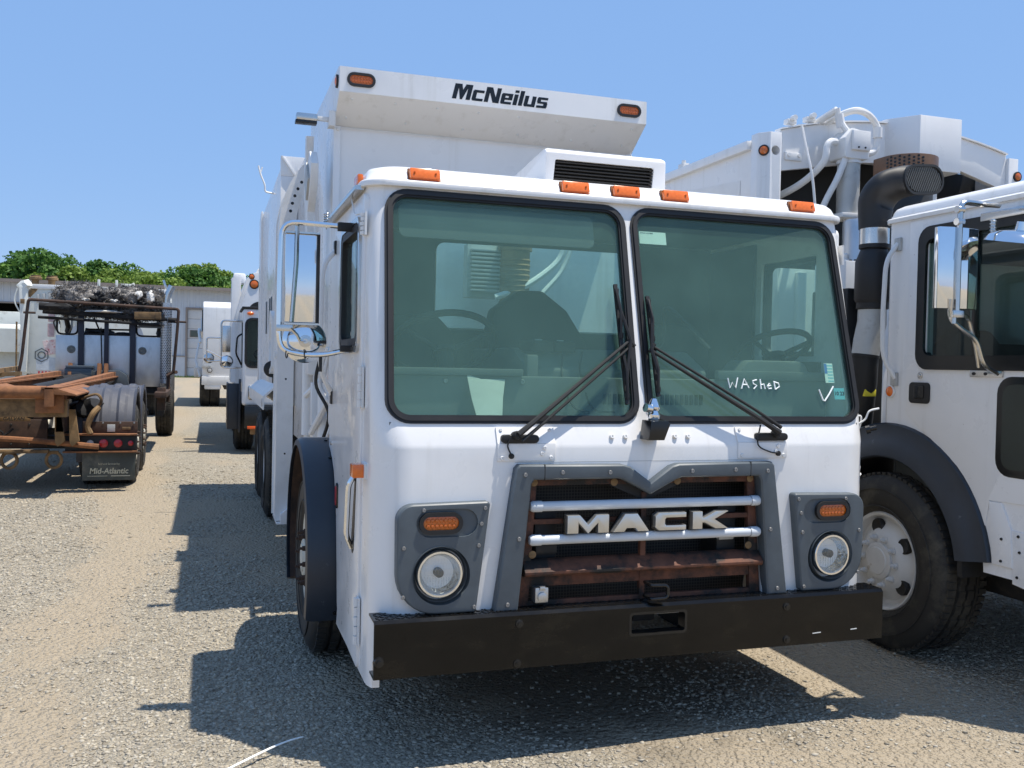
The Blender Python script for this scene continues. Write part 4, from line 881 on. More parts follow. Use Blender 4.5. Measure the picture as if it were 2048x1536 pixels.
    # loose wires at the missing right-hand mirror
    b = BM(); tube(b, catmull([(1.225, .32, 1.40), (1.30, .30, 1.43), (1.29, .30, 1.36), (1.25, .30, 1.37), (1.31, .28, 1.41), (1.33, .27, 1.455), (1.38, .26, 1.47)]), .005, 6); tube(b, [(1.245+.03*math.cos(a), .30, 1.39+.04*math.sin(a)) for a in np.linspace(0, 6.28, 14)], .004, 5); ob('loose_wire', b, WHITE2, t)
    b = BM(); lathe(b, [(.02, 0), (.02, .02), (.012, .022), (.012, .05), (0, .05)], (1.20, .13, 1.37), (.8, -.6, .3), 10); ob('mirror_stub', b, BLACK, t)
    b = BM(); tube(b, catmull([(1.222, .25, 1.16), (1.26, .25, 1.18), (1.245, .24, 1.13), (1.27, .25, 1.14)]), .007, 6); ob('wire_plug', b, WHITE2, t)
    return t
def mesh_mat():
    mt, n, l, b = _new('radiator_mesh'); tc = n.new('ShaderNodeTexCoord'); br = n.new('ShaderNodeTexBrick')
    br.offset = 0; br.inputs['Scale'].default_value = 70; br.inputs['Mortar Size'].default_value = .14; br.inputs['Brick Width'].default_value = 1; br.inputs['Row Height'].default_value = 1
    br.inputs['Color1'].default_value = (.006, .006, .006, 1); br.inputs['Color2'].default_value = (.008, .008, .008, 1); br.inputs['Mortar'].default_value = (.05, .045, .04, 1)
    mp = n.new('ShaderNodeMapping'); mp.inputs['Rotation'].default_value = (R(90), 0, 0); l.new(tc.outputs['Object'], mp.inputs[0]); l.new(mp.outputs[0], br.inputs['Vector'])
    no = n.new('ShaderNodeTexNoise'); no.inputs['Scale'].default_value = 4; l.new(tc.outputs['Object'], no.inputs['Vector'])
    l.new(br.outputs[0], b.inputs['Base Color']); b.inputs['Roughness'].default_value = .6; return mt
def rust_frame(t):
    b = BM()
    for s in (-1, 1): prism(b, [(s*.60, .60), (s*.552, 1.17), (s*.515, 1.17), (s*.545, .60)], 'y', .09, .12, .003)
    box(b, -.55, .55, .092, .118, 1.135, 1.19, .003); box(b, -.535, .535, .094, .116, .968, .990, .003); box(b, -.56, .56, .094, .116, .700, .745, .003); box(b, -.59, .59, .094, .116, .60, .640, .003)
    box(b, -.02, .006, .09, .117, .62, 1.1, .003); fr = ob('grille_frame', b, RUSTR, t)
    b = BM(); prism(b, [(.115, .745), (.055, .752), (.045, .762), (.045, .772), (.085, .812), (.115, .818)], 'x', -.575, .585, .004); ob('rusty_sill', b, RUSTR, t)
    for s in (-1, 1):
        for z in (1.15, .84): b = BM(); lathe(b, [(.017, 0), (.017, .004), (.013, .006), (0, .006)], (s*.53, .09, z), (0, -1, 0), 12); box(b, s*.53-.012, s*.53+.012, .082, .085, z-.002, z+.002); ob('fastener', b, RUSTT, fr)
    for s in (-1, 1): b = BM(); lathe(b, [(.017, 0), (.017, .004), (.013, .006), (0, .006)], (s*.155, .09, 1.145), (0, -1, 0), 12); ob('fastener', b, RUSTT, fr)
    b = BM(); prism(b, [(-.17, 1.17), (.17, 1.17), (.17, 1.13), (0, 1.06), (-.17, 1.13)], 'y', .098, .112); ob('grille_gusset', b, BLACKM, fr)
    return fr
def lettering(cp):
    # heavy slanted capitals and lower case, drawn as thick strokes
    L = {'M': (1.25, [(0, 0, .30, 1), (.95, 0, 1.25, 1), [(.22, 1), (.48, 1), (.70, .42), (.70, 0), (.55, 0)], [(1.03, 1), (.77, 1), (.55, .42), (.55, 0), (.70, 0)]]),
         'c': (.78, [(0, .06, .28, .66), (.05, .0, .78, .17), (.05, .55, .78, .72)]),
         'N': (1.05, [(0, 0, .29, 1), (.76, 0, 1.05, 1), [(.10, 1), (.42, 1), (.95, 0), (.63, 0)]]),
         'e': (.80, [(0, .06, .28, .66), (.05, 0, .78, .16), (.05, .56, .80, .72), (.52, .30, .80, .66), (.2, .29, .80, .42)]),
         'i': (.29, [(0, 0, .29, .72), (0, .83, .29, 1)]), 'l': (.29, [(0, 0, .29, 1)]),
         'u': (.82, [(0, .06, .28, .72), (.54, 0, .82, .72), (.05, 0, .6, .17)]),
         's': (.78, [(0, .38, .27, .66), (.5, .06, .78, .34), (.04, .56, .76, .72), (.02, 0, .74, .16), (.04, .29, .74, .43)])}
    h = .102; x = -.345; z0 = 3.420; k = .099
    for ch in 'McNeilus':
        w_, st = L[ch]; b = BM()
        for i, q in enumerate(st):
            pts = [(q[0], q[1]), (q[2], q[1]), (q[2], q[3]), (q[0], q[3])] if isinstance(q, tuple) else q
            prism(b, [(x+p[0]*k+.24*p[1]*h, z0+p[1]*h) for p in pts], 'y', 2.4175-.0003*i, 2.4205)
        ob('letter', b, BLACK, cp); x += (w_+.10)*k
def loader_body(t):
    # canopy with lettering and hopper
    b = BM(); prism(b, [(2.42, 3.388), (2.42, 3.548), (2.47, 3.56), (4.2, 3.58), (4.2, 3.2), (2.66, 3.225)], 'x', -1.088, 1.088, .006); cp = ob('canopy', b, WHITE, t)
    lettering(cp)
    for s in (-1, 1): oval_lamp(t, s*.948, 2.42, 3.470, .15, .055, 'canopy_light')
    round_lamp(t, (-1.088, 2.50, 3.47), (-1, 0, 0), .035, AMBER)
    un = Vector((0, -.56, -.83)).normalized()
    for i in range(8): screw(cp, (-1.0+i*.285, 2.47, 3.354), tuple(un), r=.010, mat=WHITE2)
    for i in range(6): screw(cp, (-1.02+i*.4, 2.60, 3.266), tuple(un), r=.009, mat=WHITE2)
    b = BM(); box(b, -1.08, 1.08, 2.68, 2.72, .95, 3.23); hp = ob('hopper_front', b, WHITE, t)
    for s in (-1, 1):
        b = BM(); box(b, s*1.09-.045 if s > 0 else -1.09, 1.09 if s > 0 else -1.045, 2.655, 2.70, .95, 3.222, .004); ob('hopper_post', b, WHITE, hp)
        b = BM(); box(b, s*1.09-.02, s*1.09, 2.70, 5.34, .95, 3.42, .003) if s > 0 else box(b, -1.09, -1.07, 2.70, 5.34, .95, 3.42, .003); ob('hopper_side', b, WHITE, hp)
    for s in (-1, 1): screw(hp, (s*1.06, 2.654, 3.20), r=.014, mat=WHITE2)
    b = BM(); tube(b, [(-1.05, 2.66, 3.215), (1.05, 2.66, 3.215)], .004, 6); ob('seam_bead', b, WHITE2, hp)
    # work light on a bracket
    b = BM(); box(b, -1.34, -1.20, 2.60, 2.66, 3.225, 3.275, .014); wl = ob('work_light', b, STEEL, t); b = BM(); box(b, -1.345, -1.205, 2.598, 2.662, 3.205, 3.228, .006); ob('light_lens', b, BLACK, wl)
    b = BM(); box(b, -1.21, -1.09, 2.62, 2.64, 3.235, 3.265, .003); box(b, -1.13, -1.088, 2.58, 2.68, 3.20, 3.30, .003); ob('light_bracket', b, WHITE2, wl)
    # curved lift rail on the side
    path = [Vector((-1.275, 0, z)) for z in np.linspace(.36, 2.72, 14)]+[Vector((-.775-.5*math.cos(a), 0, 2.72+.62*math.sin(a))) for a in np.linspace(.1, 1.25, 12)]
    def rail(y0, y1, wd, name, mat, off=0):
        b = BM(); pl = []
        for i, p in enumerate(path):
            d = (path[min(i+1, len(path)-1)]-path[max(i-1, 0)]).normalized(); nn = Vector((-d.z, 0, d.x)); pl.append((p+Vector((0, y0, 0))+nn*off, nn, Vector((0, 1, 0))))
        sweep(b, pl, [(-wd/2, 0), (wd/2, 0), (wd/2, y1-y0), (-wd/2, y1-y0)]); return ob(name, b, mat, t)
    rl = rail(4.02, 4.06, .13, 'lift_rail', WHITE2); rail(4.06, 4.40, .02, 'rail_web', WHITE2, .045); rail(4.40, 4.44, .13, 'lift_rail', WHITE2)
    for i in range(15, len(path)): screw(rl, tuple(path[i]+Vector((.01, 4.02, 0))), r=.013, mat=BLACK, name='rail_hole', h=.001)
    for z in (.9, 1.5): screw(rl, (-1.27, 4.02, z), r=.008, mat=BLACK, name='rail_hole', h=.001)
    b = BM(); prism(b, [(-1.30, .34), (-1.20, .34), (-1.15, .42), (-1.20, .50), (-1.30, .42)], 'y', 3.95, 4.02, .004); box(b, -1.33, -1.15, 3.98, 4.42, .335, .35, .003); ob('rail_foot', b, WHITE2, t)
    b = BM(); box(b, -1.36, -1.15, 4.05, 4.1, 1.66, 1.72, .004); ob('rail_strap', b, WHITE2, t)
    # gusset arm beside the hopper
    pts = [(3.02, 3.22), (2.93, 3.20), (2.97, 2.98), (2.90, 2.86), (2.82, 2.98), (2.72, 3.05), (2.60, 2.95), (2.64, 2.80), (2.80, 2.66), (2.82, 2.2), (2.80, 1.75), (2.95, 1.75), (2.97, 2.3), (2.95, 2.62), (3.06, 2.82), (3.06, 3.0)]
    b = BM(); prism(b, pts, 'x', -1.24, -1.19, .004); ga = ob('lift_arm', b, WHITE2, t)
    b = BM(); prism(b, roundpoly([(2.66, 2.86), (2.80, 3.0), (2.90, 2.88), (2.78, 2.72)], .02), 'x', -1.255, -1.235); ob('arm_plate', b, GREYP, ga)
    # packer body behind
    b = BM(); box(b, -1.235, 1.235, 5.35, 8.9, 1.22, 3.50, .03); bd = ob('packer_body', b, WHITE, t)
    b = BM(); box(b, -1.25, 1.25, 5.27, 5.36, 3.36, 3.545, .005); box(b, -1.25, -1.12, 5.27, 5.36, 1.2, 3.36, .005); box(b, 1.12, 1.25, 5.27, 5.36, 1.2, 3.36, .005); box(b, -1.0, -.9, 5.3, 5.4, 1.2, 3.3); prism(b, [(-1.25, 3.54), (-1.12, 3.36), (-1.11, 3.37), (-1.24, 3.546)], 'y', 5.25, 5.275); ob('front_frame', b, WHITE, bd)
    b = BM(); prism(b, [(8.5, 1.3), (8.85, 1.3), (8.9, 3.46), (8.55, 3.52)], 'x', -1.26, -1.23, .01); ob('tail_post', b, WHITE, bd)
    for y0 in (6.45, 6.75, 7.35): b = BM(); prism(b, roundpoly([(y0, 1.95), (y0+.16, 1.95), (y0+.18, 2.32), (y0+.04, 2.32)], .02), 'x', -1.242, -1.233); ob('side_slot', b, GREYPL, bd)
    b = BM(); prism(b, roundpoly([(5.62, 1.60), (5.9, 1.55), (6.0, 1.85), (5.9, 2.05), (5.7, 1.98)], .05), 'x', -1.26, -1.23); band(b, roundpoly([(5.55, 1.55), (6.0, 1.50), (6.12, 1.85), (5.95, 2.15), (5.62, 2.08)], .06), roundpoly([(5.62, 1.60), (5.9, 1.55), (6.0, 1.85), (5.9, 2.05), (5.7, 1.98)], .05), 'x', -1.29, -1.23); ob('access_plate', b, WHITE2, bd)
    b = BM(); lathe(b, [(0, -.015), (.06, -.012), (.083, 0), (.083, .01), (0, .01)], (-1.26, 5.9, 1.56), (0, 1, 0), 24); cyl(b, (-1.25, 5.9, 1.42), (-1.25, 5.9, 1.56), .008, n=8); ob('round_reflector', b, BLACKM, bd)
    b = BM(); prism(b, [(-1.05, 1.52), (-1.25, 1.40), (-1.36, 1.30), (-1.36, 1.17), (-1.35, 1.17), (-1.345, 1.285), (-1.24, 1.385), (-1.05, 1.50)], 'y', 5.6, 8.7); ob('wheel_cover', b, WHITE2, bd)
    b = BM(); lathe(b, [(.04, 0), (.04, .006), (0, .01)], (-1.36, 5.75, 1.235), (-1, 0, 0), 14); ob('cover_reflector', b, GREYP, bd)
    b = BM(); tube(b, smoothpath([(-1.23, 6.6, 3.42), (-1.32, 6.6, 3.43), (-1.32, 6.6, 3.50), (-1.37, 6.6, 3.62), (-1.39, 6.6, 3.70)], .03), .01, 6); tube(b, [(-1.37, 6.6, 3.62), (-1.35, 6.6, 3.69)], .008, 6); ob('hook_bracket', b, WHITE2, bd)
    # valves, hoses and cylinders between cab and rail
    b = BM(); box(b, -1.16, -.98, 2.45, 2.62, 1.27, 1.56, .012, M=Matrix.Rotation(.06, 4, 'Y')); vb = ob('valve_block', b, WHITE2, t)
    for q in ((-1.11, 1.33), (-1.05, 1.46)): screw(vb, (q[0]+.07, 2.45, q[1]+.07), r=.009, mat=BLACK)
    b = BM(); box(b, -1.2, -1.0, 3.0, 3.3, 1.55, 1.78, .02); box(b, -1.18, -1.1, 2.9, 3.0, 1.2, 1.5, .01); ob('valve_bank', b, WHITE2, t)
    b = BM(); cyl(b, (-1.1, 2.35, 1.70), (-1.1, 3.6, 1.70), .02, n=8); cyl(b, (-1.15, 2.7, 1.72), (-.9, 2.7, 1.72), .025, n=8); ob('cross_rod', b, WHITE2, t)
    for i, (x, y, z0, z1, r_) in enumerate(((-1.02, 2.5, 1.62, 1.76, .05), (-1.10, 2.85, 1.0, 1.5, .045), (-1.0, 3.2, 1.0, 2.2, .05), (-1.16, 3.4, 1.1, 1.9, .04))): b = BM(); cyl(b, (x, y, z0), (x, y, z1), r_, n=12); cyl(b, (x, y, z0-.1), (x, y, z0), r_*.6, n=10); ob('cylinder', b, WHITE2, t)
    for k in range(7):
        b = BM(); x = -1.16+.04*k; tube(b, catmull([(x, 2.5+.1*k, 1.72+.02*(k % 3)), (x-.03, 2.55+.1*k, 1.5), (x+.05, 2.5+.08*k, 1.3), (x, 2.6+.1*k, 1.05)]), .012, 6); ob('hose', b, WHITE2 if k % 3 else BLACKM, t)
    b = BM(); tube(b, catmull([(-1.06, 2.46, 1.78), (-1.10, 2.46, 1.70), (-1.05, 2.45, 1.64), (-1.1, 2.47, 1.56)]), .016, 6); ob('hose', b, BLACKM, t)
    for p, q in (((-1.18, 2.9, 1.15), (-1.05, 2.5, 1.52)), ((-1.2, 3.1, 1.4), (-1.05, 2.8, 1.6))): b = BM(); tube(b, [p, q], .022, 8); ob('link_arm', b, WHITE2, t)
    b = BM(); box(b, -1.0, .9, 2.75, 5.3, .95, 1.25, .01); ob('sub_frame', b, WHITE2, t)
    # items seen through the rear window
    b = BM(); cyl(b, (.10, 2.35, 1.7), (.10, 2.35, 2.42), .10, n=20); cyl(b, (.10, 2.35, 2.42), (.10, 2.35, 2.48), .115, n=20)
    for i in range(18): lathe(b, [(.10, 0), (.106, .01), (.10, .02)], (.10, 2.35, 1.75+i*.035), (0, 0, 1), 20)
    ob('intake_hose', b, RUSTT, t)
    b = BM()
    for i in range(11): box(b, -.20, .02, 2.36, 2.40, 2.14+i*.027, 2.155+i*.027, .002)
    box(b, -.22, .04, 2.40, 2.5, 2.1, 2.46, .004); ob('oil_cooler', b, GREYP, t)
    b = BM(); tube(b, catmull([(.45, 2.3, 2.5), (.38, 2.3, 2.35), (.15, 2.28, 2.18), (-.05, 2.3, 2.1)]), .022, 8); tube(b, catmull([(.50, 2.3, 2.5), (.42, 2.3, 2.3), (.25, 2.28, 2.1), (.2, 2.3, 1.95)]), .018, 8); ob('hydraulic_hose', b, WHITE2, t)
MAIN = main_truck()
sh_ = BM(); vv = [sh_.verts.new(p) for p in ((-.765, .353, 1.605), (-.70, .345, 1.585), (-.585, .353, 1.585), (-.61, .30, 1.50), (-.63, .24, 1.425), (-.745, .25, 1.425), (-.755, .30, 1.50), (-.68, .285, 1.50))]
for f in ((0, 1, 7, 6), (1, 2, 3, 7), (7, 3, 4, 5), (6, 7, 5)): sh_.faces.new([vv[i] for i in f])
bmesh.ops.solidify(sh_, geom=sh_.faces[:], thickness=.0015)
tag(ob('paper_sheet', sh_, PAPER), 'creased white paper sheet standing on the dashboard behind the windshield', 'paper')
# ------------------------------------------------------------------ the truck parked alongside on the right
def right_truck():
    X0, Y0 = 3.30, -.57
    t = thing('garbage_truck', 'white garbage truck with tall black intake elbow beside the foremost truck', 'truck', (X0, Y0, 0))
    L = .14
    sh, cs = cab(t, L, rear=1.66, wheel_y=1.57, arch=.74, bottom=.60)
    for s in (-1, 1):
        c = BM(); box(c, min(s*1.0, s*1.5), max(s*1.0, s*1.5), .30, 1.30, 1.74, 2.44); cs.append(c)
        c = BM(); prism(c, rrect(.34, .72, 1.17, 1.60, .05), 'x', s*1.0, s*1.5); cs.append(c)
    c = BM(); box(c, -2, 2, -.3, .2, -.1, .62); cs.append(c)
    cut(sh, cs); rc = roof_cap(t, L, 1.66)
    for x in (-.97, -.258, 0, .258, .97): amber_box(t, x, .385+.0, 2.472+L, tilt=-.35)
    for s in (-1, 1): gasketed_glass(t, s, L)
    interior(t, L)
    arcp = [(1.57+.80*math.cos(R(a)), .55+.80*math.sin(R(a))) for a in np.linspace(132, 158, 6)]
    poly = [(.25, 1.0), (.80, .99)]+arcp[::-1]+[(1.45, 1.42), (1.45, 2.545), (.36, 2.545), (.33, 1.9)]
    for s in (-1, 1):
        d = door_side(t, s, poly, (.40, 1.32, 1.74, 2.44), .06, GLASSD, .008)
        b = BM(); band(b, rrect(.34, 1.365, 1.675, 2.50, .09), rrect(.415, 1.305, 1.755, 2.425, .05), 'x', s*(HW+.006), s*(HW+.022)); f = ob('window_surround', b, BLACK, d)
        b = BM(); box(b, s*(HW+.002)-.012, s*(HW+.002)+.012, .925, .955, 1.75, 2.43, .003); ob('window_divider', b, BLACK, f)
        b = BM(); prism(b, rrect(.29, .77, 1.125, 1.645, .09), 'x', s*(HW-.03), s*(HW+.012), .004); lw = ob('lower_window', b, BLACK, d); b = BM(); prism(b, rrect(.33, .73, 1.165, 1.605, .06), 'x', s*(HW+.011), s*(HW+.015)); ob('pane', b, GLASSD, lw)
        b = BM(); prism(b, rrect(1.25, 1.41, 1.478, 1.60, .025), 'x', s*(HW+.004), s*(HW+.02), .004); la = ob('door_latch', b, RUBBER, d); b = BM(); prism(b, rrect(1.285, 1.365, 1.505, 1.585, .012), 'x', s*(HW+.018), s*(HW+.026), .004); ob('latch_paddle', b, BLACK, la)
        b = BM(); lathe(b, [(.02, 0), (.02, .006), (.009, .007), (.009, .014), (0, .015)], (s*(HW+.008), 1.33, 1.64), (s, 0, 0), 12); ob('door_lock', b, STEEL, d)
        b = BM(); tube(b, smoothpath([(s*(HW+.008), 1.55, 2.43), (s*1.29, 1.57, 2.33), (s*1.29, 1.585, 2.0), (s*1.29, 1.575, 1.74), (s*(HW+.008), 1.54, 1.62)], .08), .015, 8); g = ob('grab_handle', b, WHITE2, t)
        for z in (2.43, 1.62): b = BM(); box(b, s*(HW+.008)-.008, s*(HW+.008)+.008, 1.52, 1.575, z-.045, z+.035, .005); ob('grab_foot', b, GREYP, g)
        round_lamp(t, (s*(HW+.0), 1.582, 1.54), (s, 0, 0), .032, AMBER, 'side_marker', WHITE2)
        wheel(t, s*1.27, 1.56, s, 'steer', WHEEL)
        b = BM()
        def fp(a, rr_, x): return Vector((x, 1.57+rr_*math.cos(a), .55+rr_*math.sin(a)))
        rs = [[fp(R(a), rr_, s*x) for rr_, x in ((.80, 1.20), (.80, 1.222), (.79, 1.238), (.705, 1.245), (.69, 1.262), (.60, 1.275), (.59, 1.262), (.60, 1.24), (.68, 1.22), (.70, 1.20))] for a in np.linspace(172, 8, 30)]
        skin(b, [[b.verts.new(p) for p in r_] for r_ in rs]); ob('fender', b, FENDER, t, 50)
        b = BM(); rs = [[fp(R(a), rr_, s*x) for rr_, x in ((.605, 1.262), (.64, 1.262), (.64, .8), (.605, .8))] for a in np.linspace(180, 0, 24)]; skin(b, [[b.verts.new(p) for p in r_] for r_ in rs]); ob('wheel_well', b, BLACKM, t)
        b = BM(); prism(b, [(.80, .985), (.72, .985), (.655, .86), (.64, .66), (.77, .66), (.785, .83)], 'x', s*(HW-.03), s*(HW+.012), .004); st = ob('step_panel', b, WHITE, t)
        for y, z in ((.71, .80), (.71, .685)): screw(st, (s*(HW+.012), y, z), (s, 0, 0), r=.008, mat=BLACK)
        b = BM(); prism(b, [(.70, .98), (.20, .98), (.20, .86), (.66, .86)], 'x', s*(HW-.06), s*(HW-.01), .003); prism(b, [(.655, .855), (.20, .84), (.20, .52), (.64, .58)], 'x', s*(HW-.05), s*(HW+.006), .004); sp = ob('side_skirt', b, WHITE, t)
        for y, z in ((.61, .83), (.61, .62), (.60, .75)): screw(sp, (s*(HW+.006), y, z), (s, 0, 0), r=.008, mat=BLACK)
    # mirror on the near side
    b = BM(); tube(b, smoothpath([(-HW-.01, .70, 2.52), (-1.42, .62, 2.50), (-1.56, .60, 2.50), (-1.565, .60, 2.2), (-1.565, .60, 1.96)], .05), .014, 10); tube(b, smoothpath([(-1.60, .60, 2.02), (-1.60, .61, 1.93), (-1.54, .62, 1.89), (-1.40, .64, 1.83), (-1.33, .66, 1.70), (-HW-.01, .68, 1.66)], .05), .012, 8); tube(b, smoothpath([(-1.53, .60, 1.95), (-1.47, .62, 1.93), (-1.38, .66, 1.78), (-1.34, .68, 1.69)], .03), .010, 8); mr = ob('mirror_arm', b, STEEL, t)
    b = BM(); prism(b, roundpoly([(-1.665, .62), (-1.665, .66), (-1.42, .66), (-1.42, .62), (-1.50, .605), (-1.59, .605)], .012, 3), 'z', 1.975, 2.375, .004); ob('mirror_head', b, CHROME, mr)
    b = BM(); box(b, -1.60, -1.53, .585, .62, 1.93, 1.965, .004); lathe(b, [(.012, 0), (.012, .05), (0, .05)], (-1.58, .60, 1.90), (0, 0, 1), 8); ob('mirror_clamp', b, STEEL, mr)
    for z in (2.46, 2.40): b = BM(); lathe(b, [(.018, -.02), (.018, .02)], (-1.565, .60, z), (1, 0, 0), 10, True); ob('mirror_clamp', b, STEEL, mr)
    b = BM(); box(b, -HW-.022, -HW-.006, .73, .95, 1.64, 1.675, .004); ob('mirror_foot', b, STEEL, mr)
    for y in (.76, .84, .92): screw(mr, (-HW-.022, y, 1.657), (-1, 0, 0), r=.009, mat=DARK)
    b = BM(); box(b, -HW-.03, -HW-.006, .55, .90, 2.47, 2.515, .005); ob('mirror_rail', b, STEEL, mr)
    b = BM(); cyl(b, (-HW-.08, .66, 2.44), (-HW-.08, .66, 2.36), .012, n=8); tube(b, [(-HW-.08+.016*math.cos(a), .66+.016*math.sin(a), 2.44-a*.0026) for a in np.linspace(0, 28, 50)], .003, 5); ob('spring', b, STEEL, mr)
    b = BM(); lathe(b, [(.16, 0), (.14, .03), (.10, .05), (.03, .06), (.025, .10), (0, .10)], (-HW-.10, .48, 2.30), (0, -.2, 1), 24); ob('convex_mirror', b, CHROME, mr)
    mr.location.x = -.10
    for o in mr.children:
        if o.name.startswith(('mirror_foot', 'mirror_rail', 'screw')): o.location.x += .10
    # bumper, chassis, rear wheels
    b = BM(); box(b, -1.22, 1.22, 0, .10, .384, .62, .008); ob('bumper', b, BLACK, t)
    b = BM(); box(b, -.50, -.40, .15, 10.6, .72, 1.02, .01); box(b, .40, .50, .15, 10.6, .72, 1.02, .01); box(b, -.9, .9, 1.5, 1.62, .45, .58, .03); box(b, -.9, .9, .5, 2.6, .40, .95, .05)
    for y in (6.6, 7.95): box(b, -.95, .95, y-.08, y+.08, .42, .60, .04)
    ob('chassis', b, DARK, t)
    for y in (6.6, 7.95):
        for s in (-1, 1): wheel(t, s*1.27, y, s, 'dual', WHEEL, False); inner_wheel(t, s*.95, y, s)
    # intake stack, exhaust
    Yw = lambda y: y-Y0
    c0 = Vector((2.18-X0, Yw(1.32), 0)); b = BM(); rs = []
    pts = catmull([c0+Vector(q) for q in ((0, 0, 2.57), (0, 0, 2.68), (.01, -.01, 2.76), (.06, -.05, 2.835), (.15, -.10, 2.87), (.23, -.155, 2.875))], 5); N_ = len(pts)-1
    for i, p in enumerate(pts):
        f = i/N_; s_ = f*f*(3-2*f)
        d = (pts[min(i+1, N_)]-pts[max(i-1, 0)]).normalized(); hv = Vector((.96, -.05-.25*(1-s_), .10*s_)).normalized(); d2 = d.lerp(Vector((.12, -.99, .02)), s_).normalized(); hv = (hv-d2*hv.dot(d2)).normalized(); v = hv.cross(d2)
        a_, b_ = .098+.075*s_, .098-.004*s_
        rs.append([b.verts.new(p+hv*a_*math.copysign(abs(math.cos(a))**(1-.25*s_), math.cos(a))+v*b_*math.copysign(abs(math.sin(a))**(1-.1*s_), math.sin(a))) for a in np.linspace(0, 6.283, 32, endpoint=False)])
    e, hE, vE, nE = p.copy(), hv.copy(), v.copy(), d2.copy(); skin(b, rs); el = ob('intake_elbow', b, RUBBER, t, 60)
    FE = lambda a, q, h: e+hE*a+vE*q+nE*h
    b = BM(); band(b, oblong(0, 0, .345, .19, 12), oblong(0, 0, .315, .16, 12), FE, -.01, .014); mo = ob('intake_mouth', b, BLACKM, t)
    b = BM()
    for i in range(19):
        x = -.145+i*.0161; hh = .078 if abs(x) < .078 else math.sqrt(max(.078**2-(abs(x)-.078)**2, 1e-5))
        prism(b, [(x-.0035-hh*.35, -hh), (x+.0035-hh*.35, -hh), (x+.0035+hh*.35, hh), (x-.0035+hh*.35, hh)], FE, .002, .009)
    ob('intake_slats', b, SLAT, mo)
    cx, cy = 2.18-X0, Yw(1.32)
    b = BM(); lathe(b, [(.092, 2.47), (.092, 2.58)], (cx, cy, 0), (0, 0, 1), 24, True); ob('intake_collar', b, STEEL, t)
    b = BM(); lathe(b, [(.085, 2.44), (.093, 2.445), (.093, 2.468), (.085, 2.47), (.08, 2.44), (.085, 2.43), (.112, 2.36), (.114, 2.12), (.105, 2.10), (.10, 2.10), (.10, 2.06), (.08, 2.05)], (cx, cy, 0), (0, 0, 1), 28); ob('pre_cleaner', b, RUBBER, t)
    b = BM(); tube(b, [(cx, cy, 2.06), (cx, cy, 1.97), (cx-.03, cy+.0, 1.85), (cx-.045, cy, 1.76)], [.088, .09, .087, .085], 20); ob('intake_pipe', b, GREYP, t)
    b = BM(); tube(b, [(cx-.045, cy, 1.76), (cx-.05, cy, 1.6), (cx, cy+.1, 1.3)], .083, 16); lathe(b, [(.09, -.008), (.09, .008)], (cx-.045, cy, 1.755), (.1, 0, 1), 18, True); box(b, cx-.1, cx+.2, cy+.12, cy+.5, .8, 2.2, .02); ob('intake_boot', b, BLACKM, t)
    b = BM(); box(b, cx-.085, cx-.0, cy-.06, cy+.06, 1.50, 1.545, .004); ob('warning_label', b, YELLOW, t)
    ex, ey = 2.97-X0, Yw(1.95); b = BM(); lathe(b, [(.17, 2.2), (.17, 2.95), (.15, 3.0), (.0, 3.0)], (ex, ey, 0), (0, 0, 1), 24); ob('muffler', b, DARK, t)
    prof = [(math.cos(R(a))*.21, math.sin(R(a))*.19) for a in np.linspace(180, 360, 14)]+[(.21, .12), (-.21, .12)]
    b = BM(); prism(b, [(ex+p[0], ey+p[1]) for p in prof], 'z', 3.06, 3.215, .008); hs = ob('heat_shield', b, BROWNM, t)
    b = BM()
    for i in range(9):
        for j in range(5):
            a = R(188+i*9); lathe(b, [(.009, 0), (.009, .004), (0, .004)], (ex+.209*math.cos(a), ey+.19*math.sin(a), 3.085+j*.025+(.012 if i % 2 else 0)), (math.cos(a), math.sin(a), 0), 6)
    stuff(ob('shield_holes', b, BLACK, hs))
    mx, my = 2.50-X0, Yw(1.85); b = BM(); lathe(b, [(.13, 1.75), (.13, 2.70), (.12, 2.72), (0, 2.72)], (mx, my, 0), (0, 0, 1), 24); ms = ob('perforated_guard', b, ALU, t)
    b = BM()
    for i in range(7):
        for j in range(22):
            a = R(190+i*18+(9 if j % 2 else 0)); box(b, -.013, .013, -.003, .002, -.004, .004, M=Matrix.Translation((mx+.13*math.cos(a), my+.13*math.sin(a), 1.80+j*.03)) @ Matrix.Rotation(a+math.pi/2, 4, 'Z'))
    stuff(ob('guard_slots', b, BLACK, ms))
    b = BM(); box(b, 2.30-X0, 2.48-X0, Yw(1.75), Yw(2.1), 1.6, 2.42, .008); tk = ob('oil_tank', b, WHITE2, t); b = BM(); lathe(b, [(.04, 0), (.04, .02), (.025, .022), (.03, .05), (.02, .06), (0, .06)], (2.36-X0, Yw(1.85), 2.42), (0, 0, 1), 12); ob('filler_cap', b, WHITE2, tk)
    before = set(t.children)
    # packer body with arched front
    yb = Yw(2.55); hw = 1.25; BX = .08
    arch = lambda x: 3.44+.20*(1-(x/1.3)**2)
    xs = np.linspace(-1.10, 1.10, 15); pts = [(x, arch(x)) for x in xs]+[(1.10, 3.20), (.62, 3.33), (.05, 3.34), (-.35, 3.31), (-1.10, 3.185)]
    b = BM(); prism(b, pts, 'y', yb, yb+.05, .004); hd = ob('arched_header', b, WHITE, t)
    b = BM(); rs = [[b.verts.new(p) for p in ((x, yb-.02, arch(x)+.002), (x, yb-.02, arch(x)+.014), (x, yb+.07, arch(x)+.014), (x, yb+.07, arch(x)+.002))] for x in xs]; skin(b, rs); ob('header_flange', b, WHITE, hd)
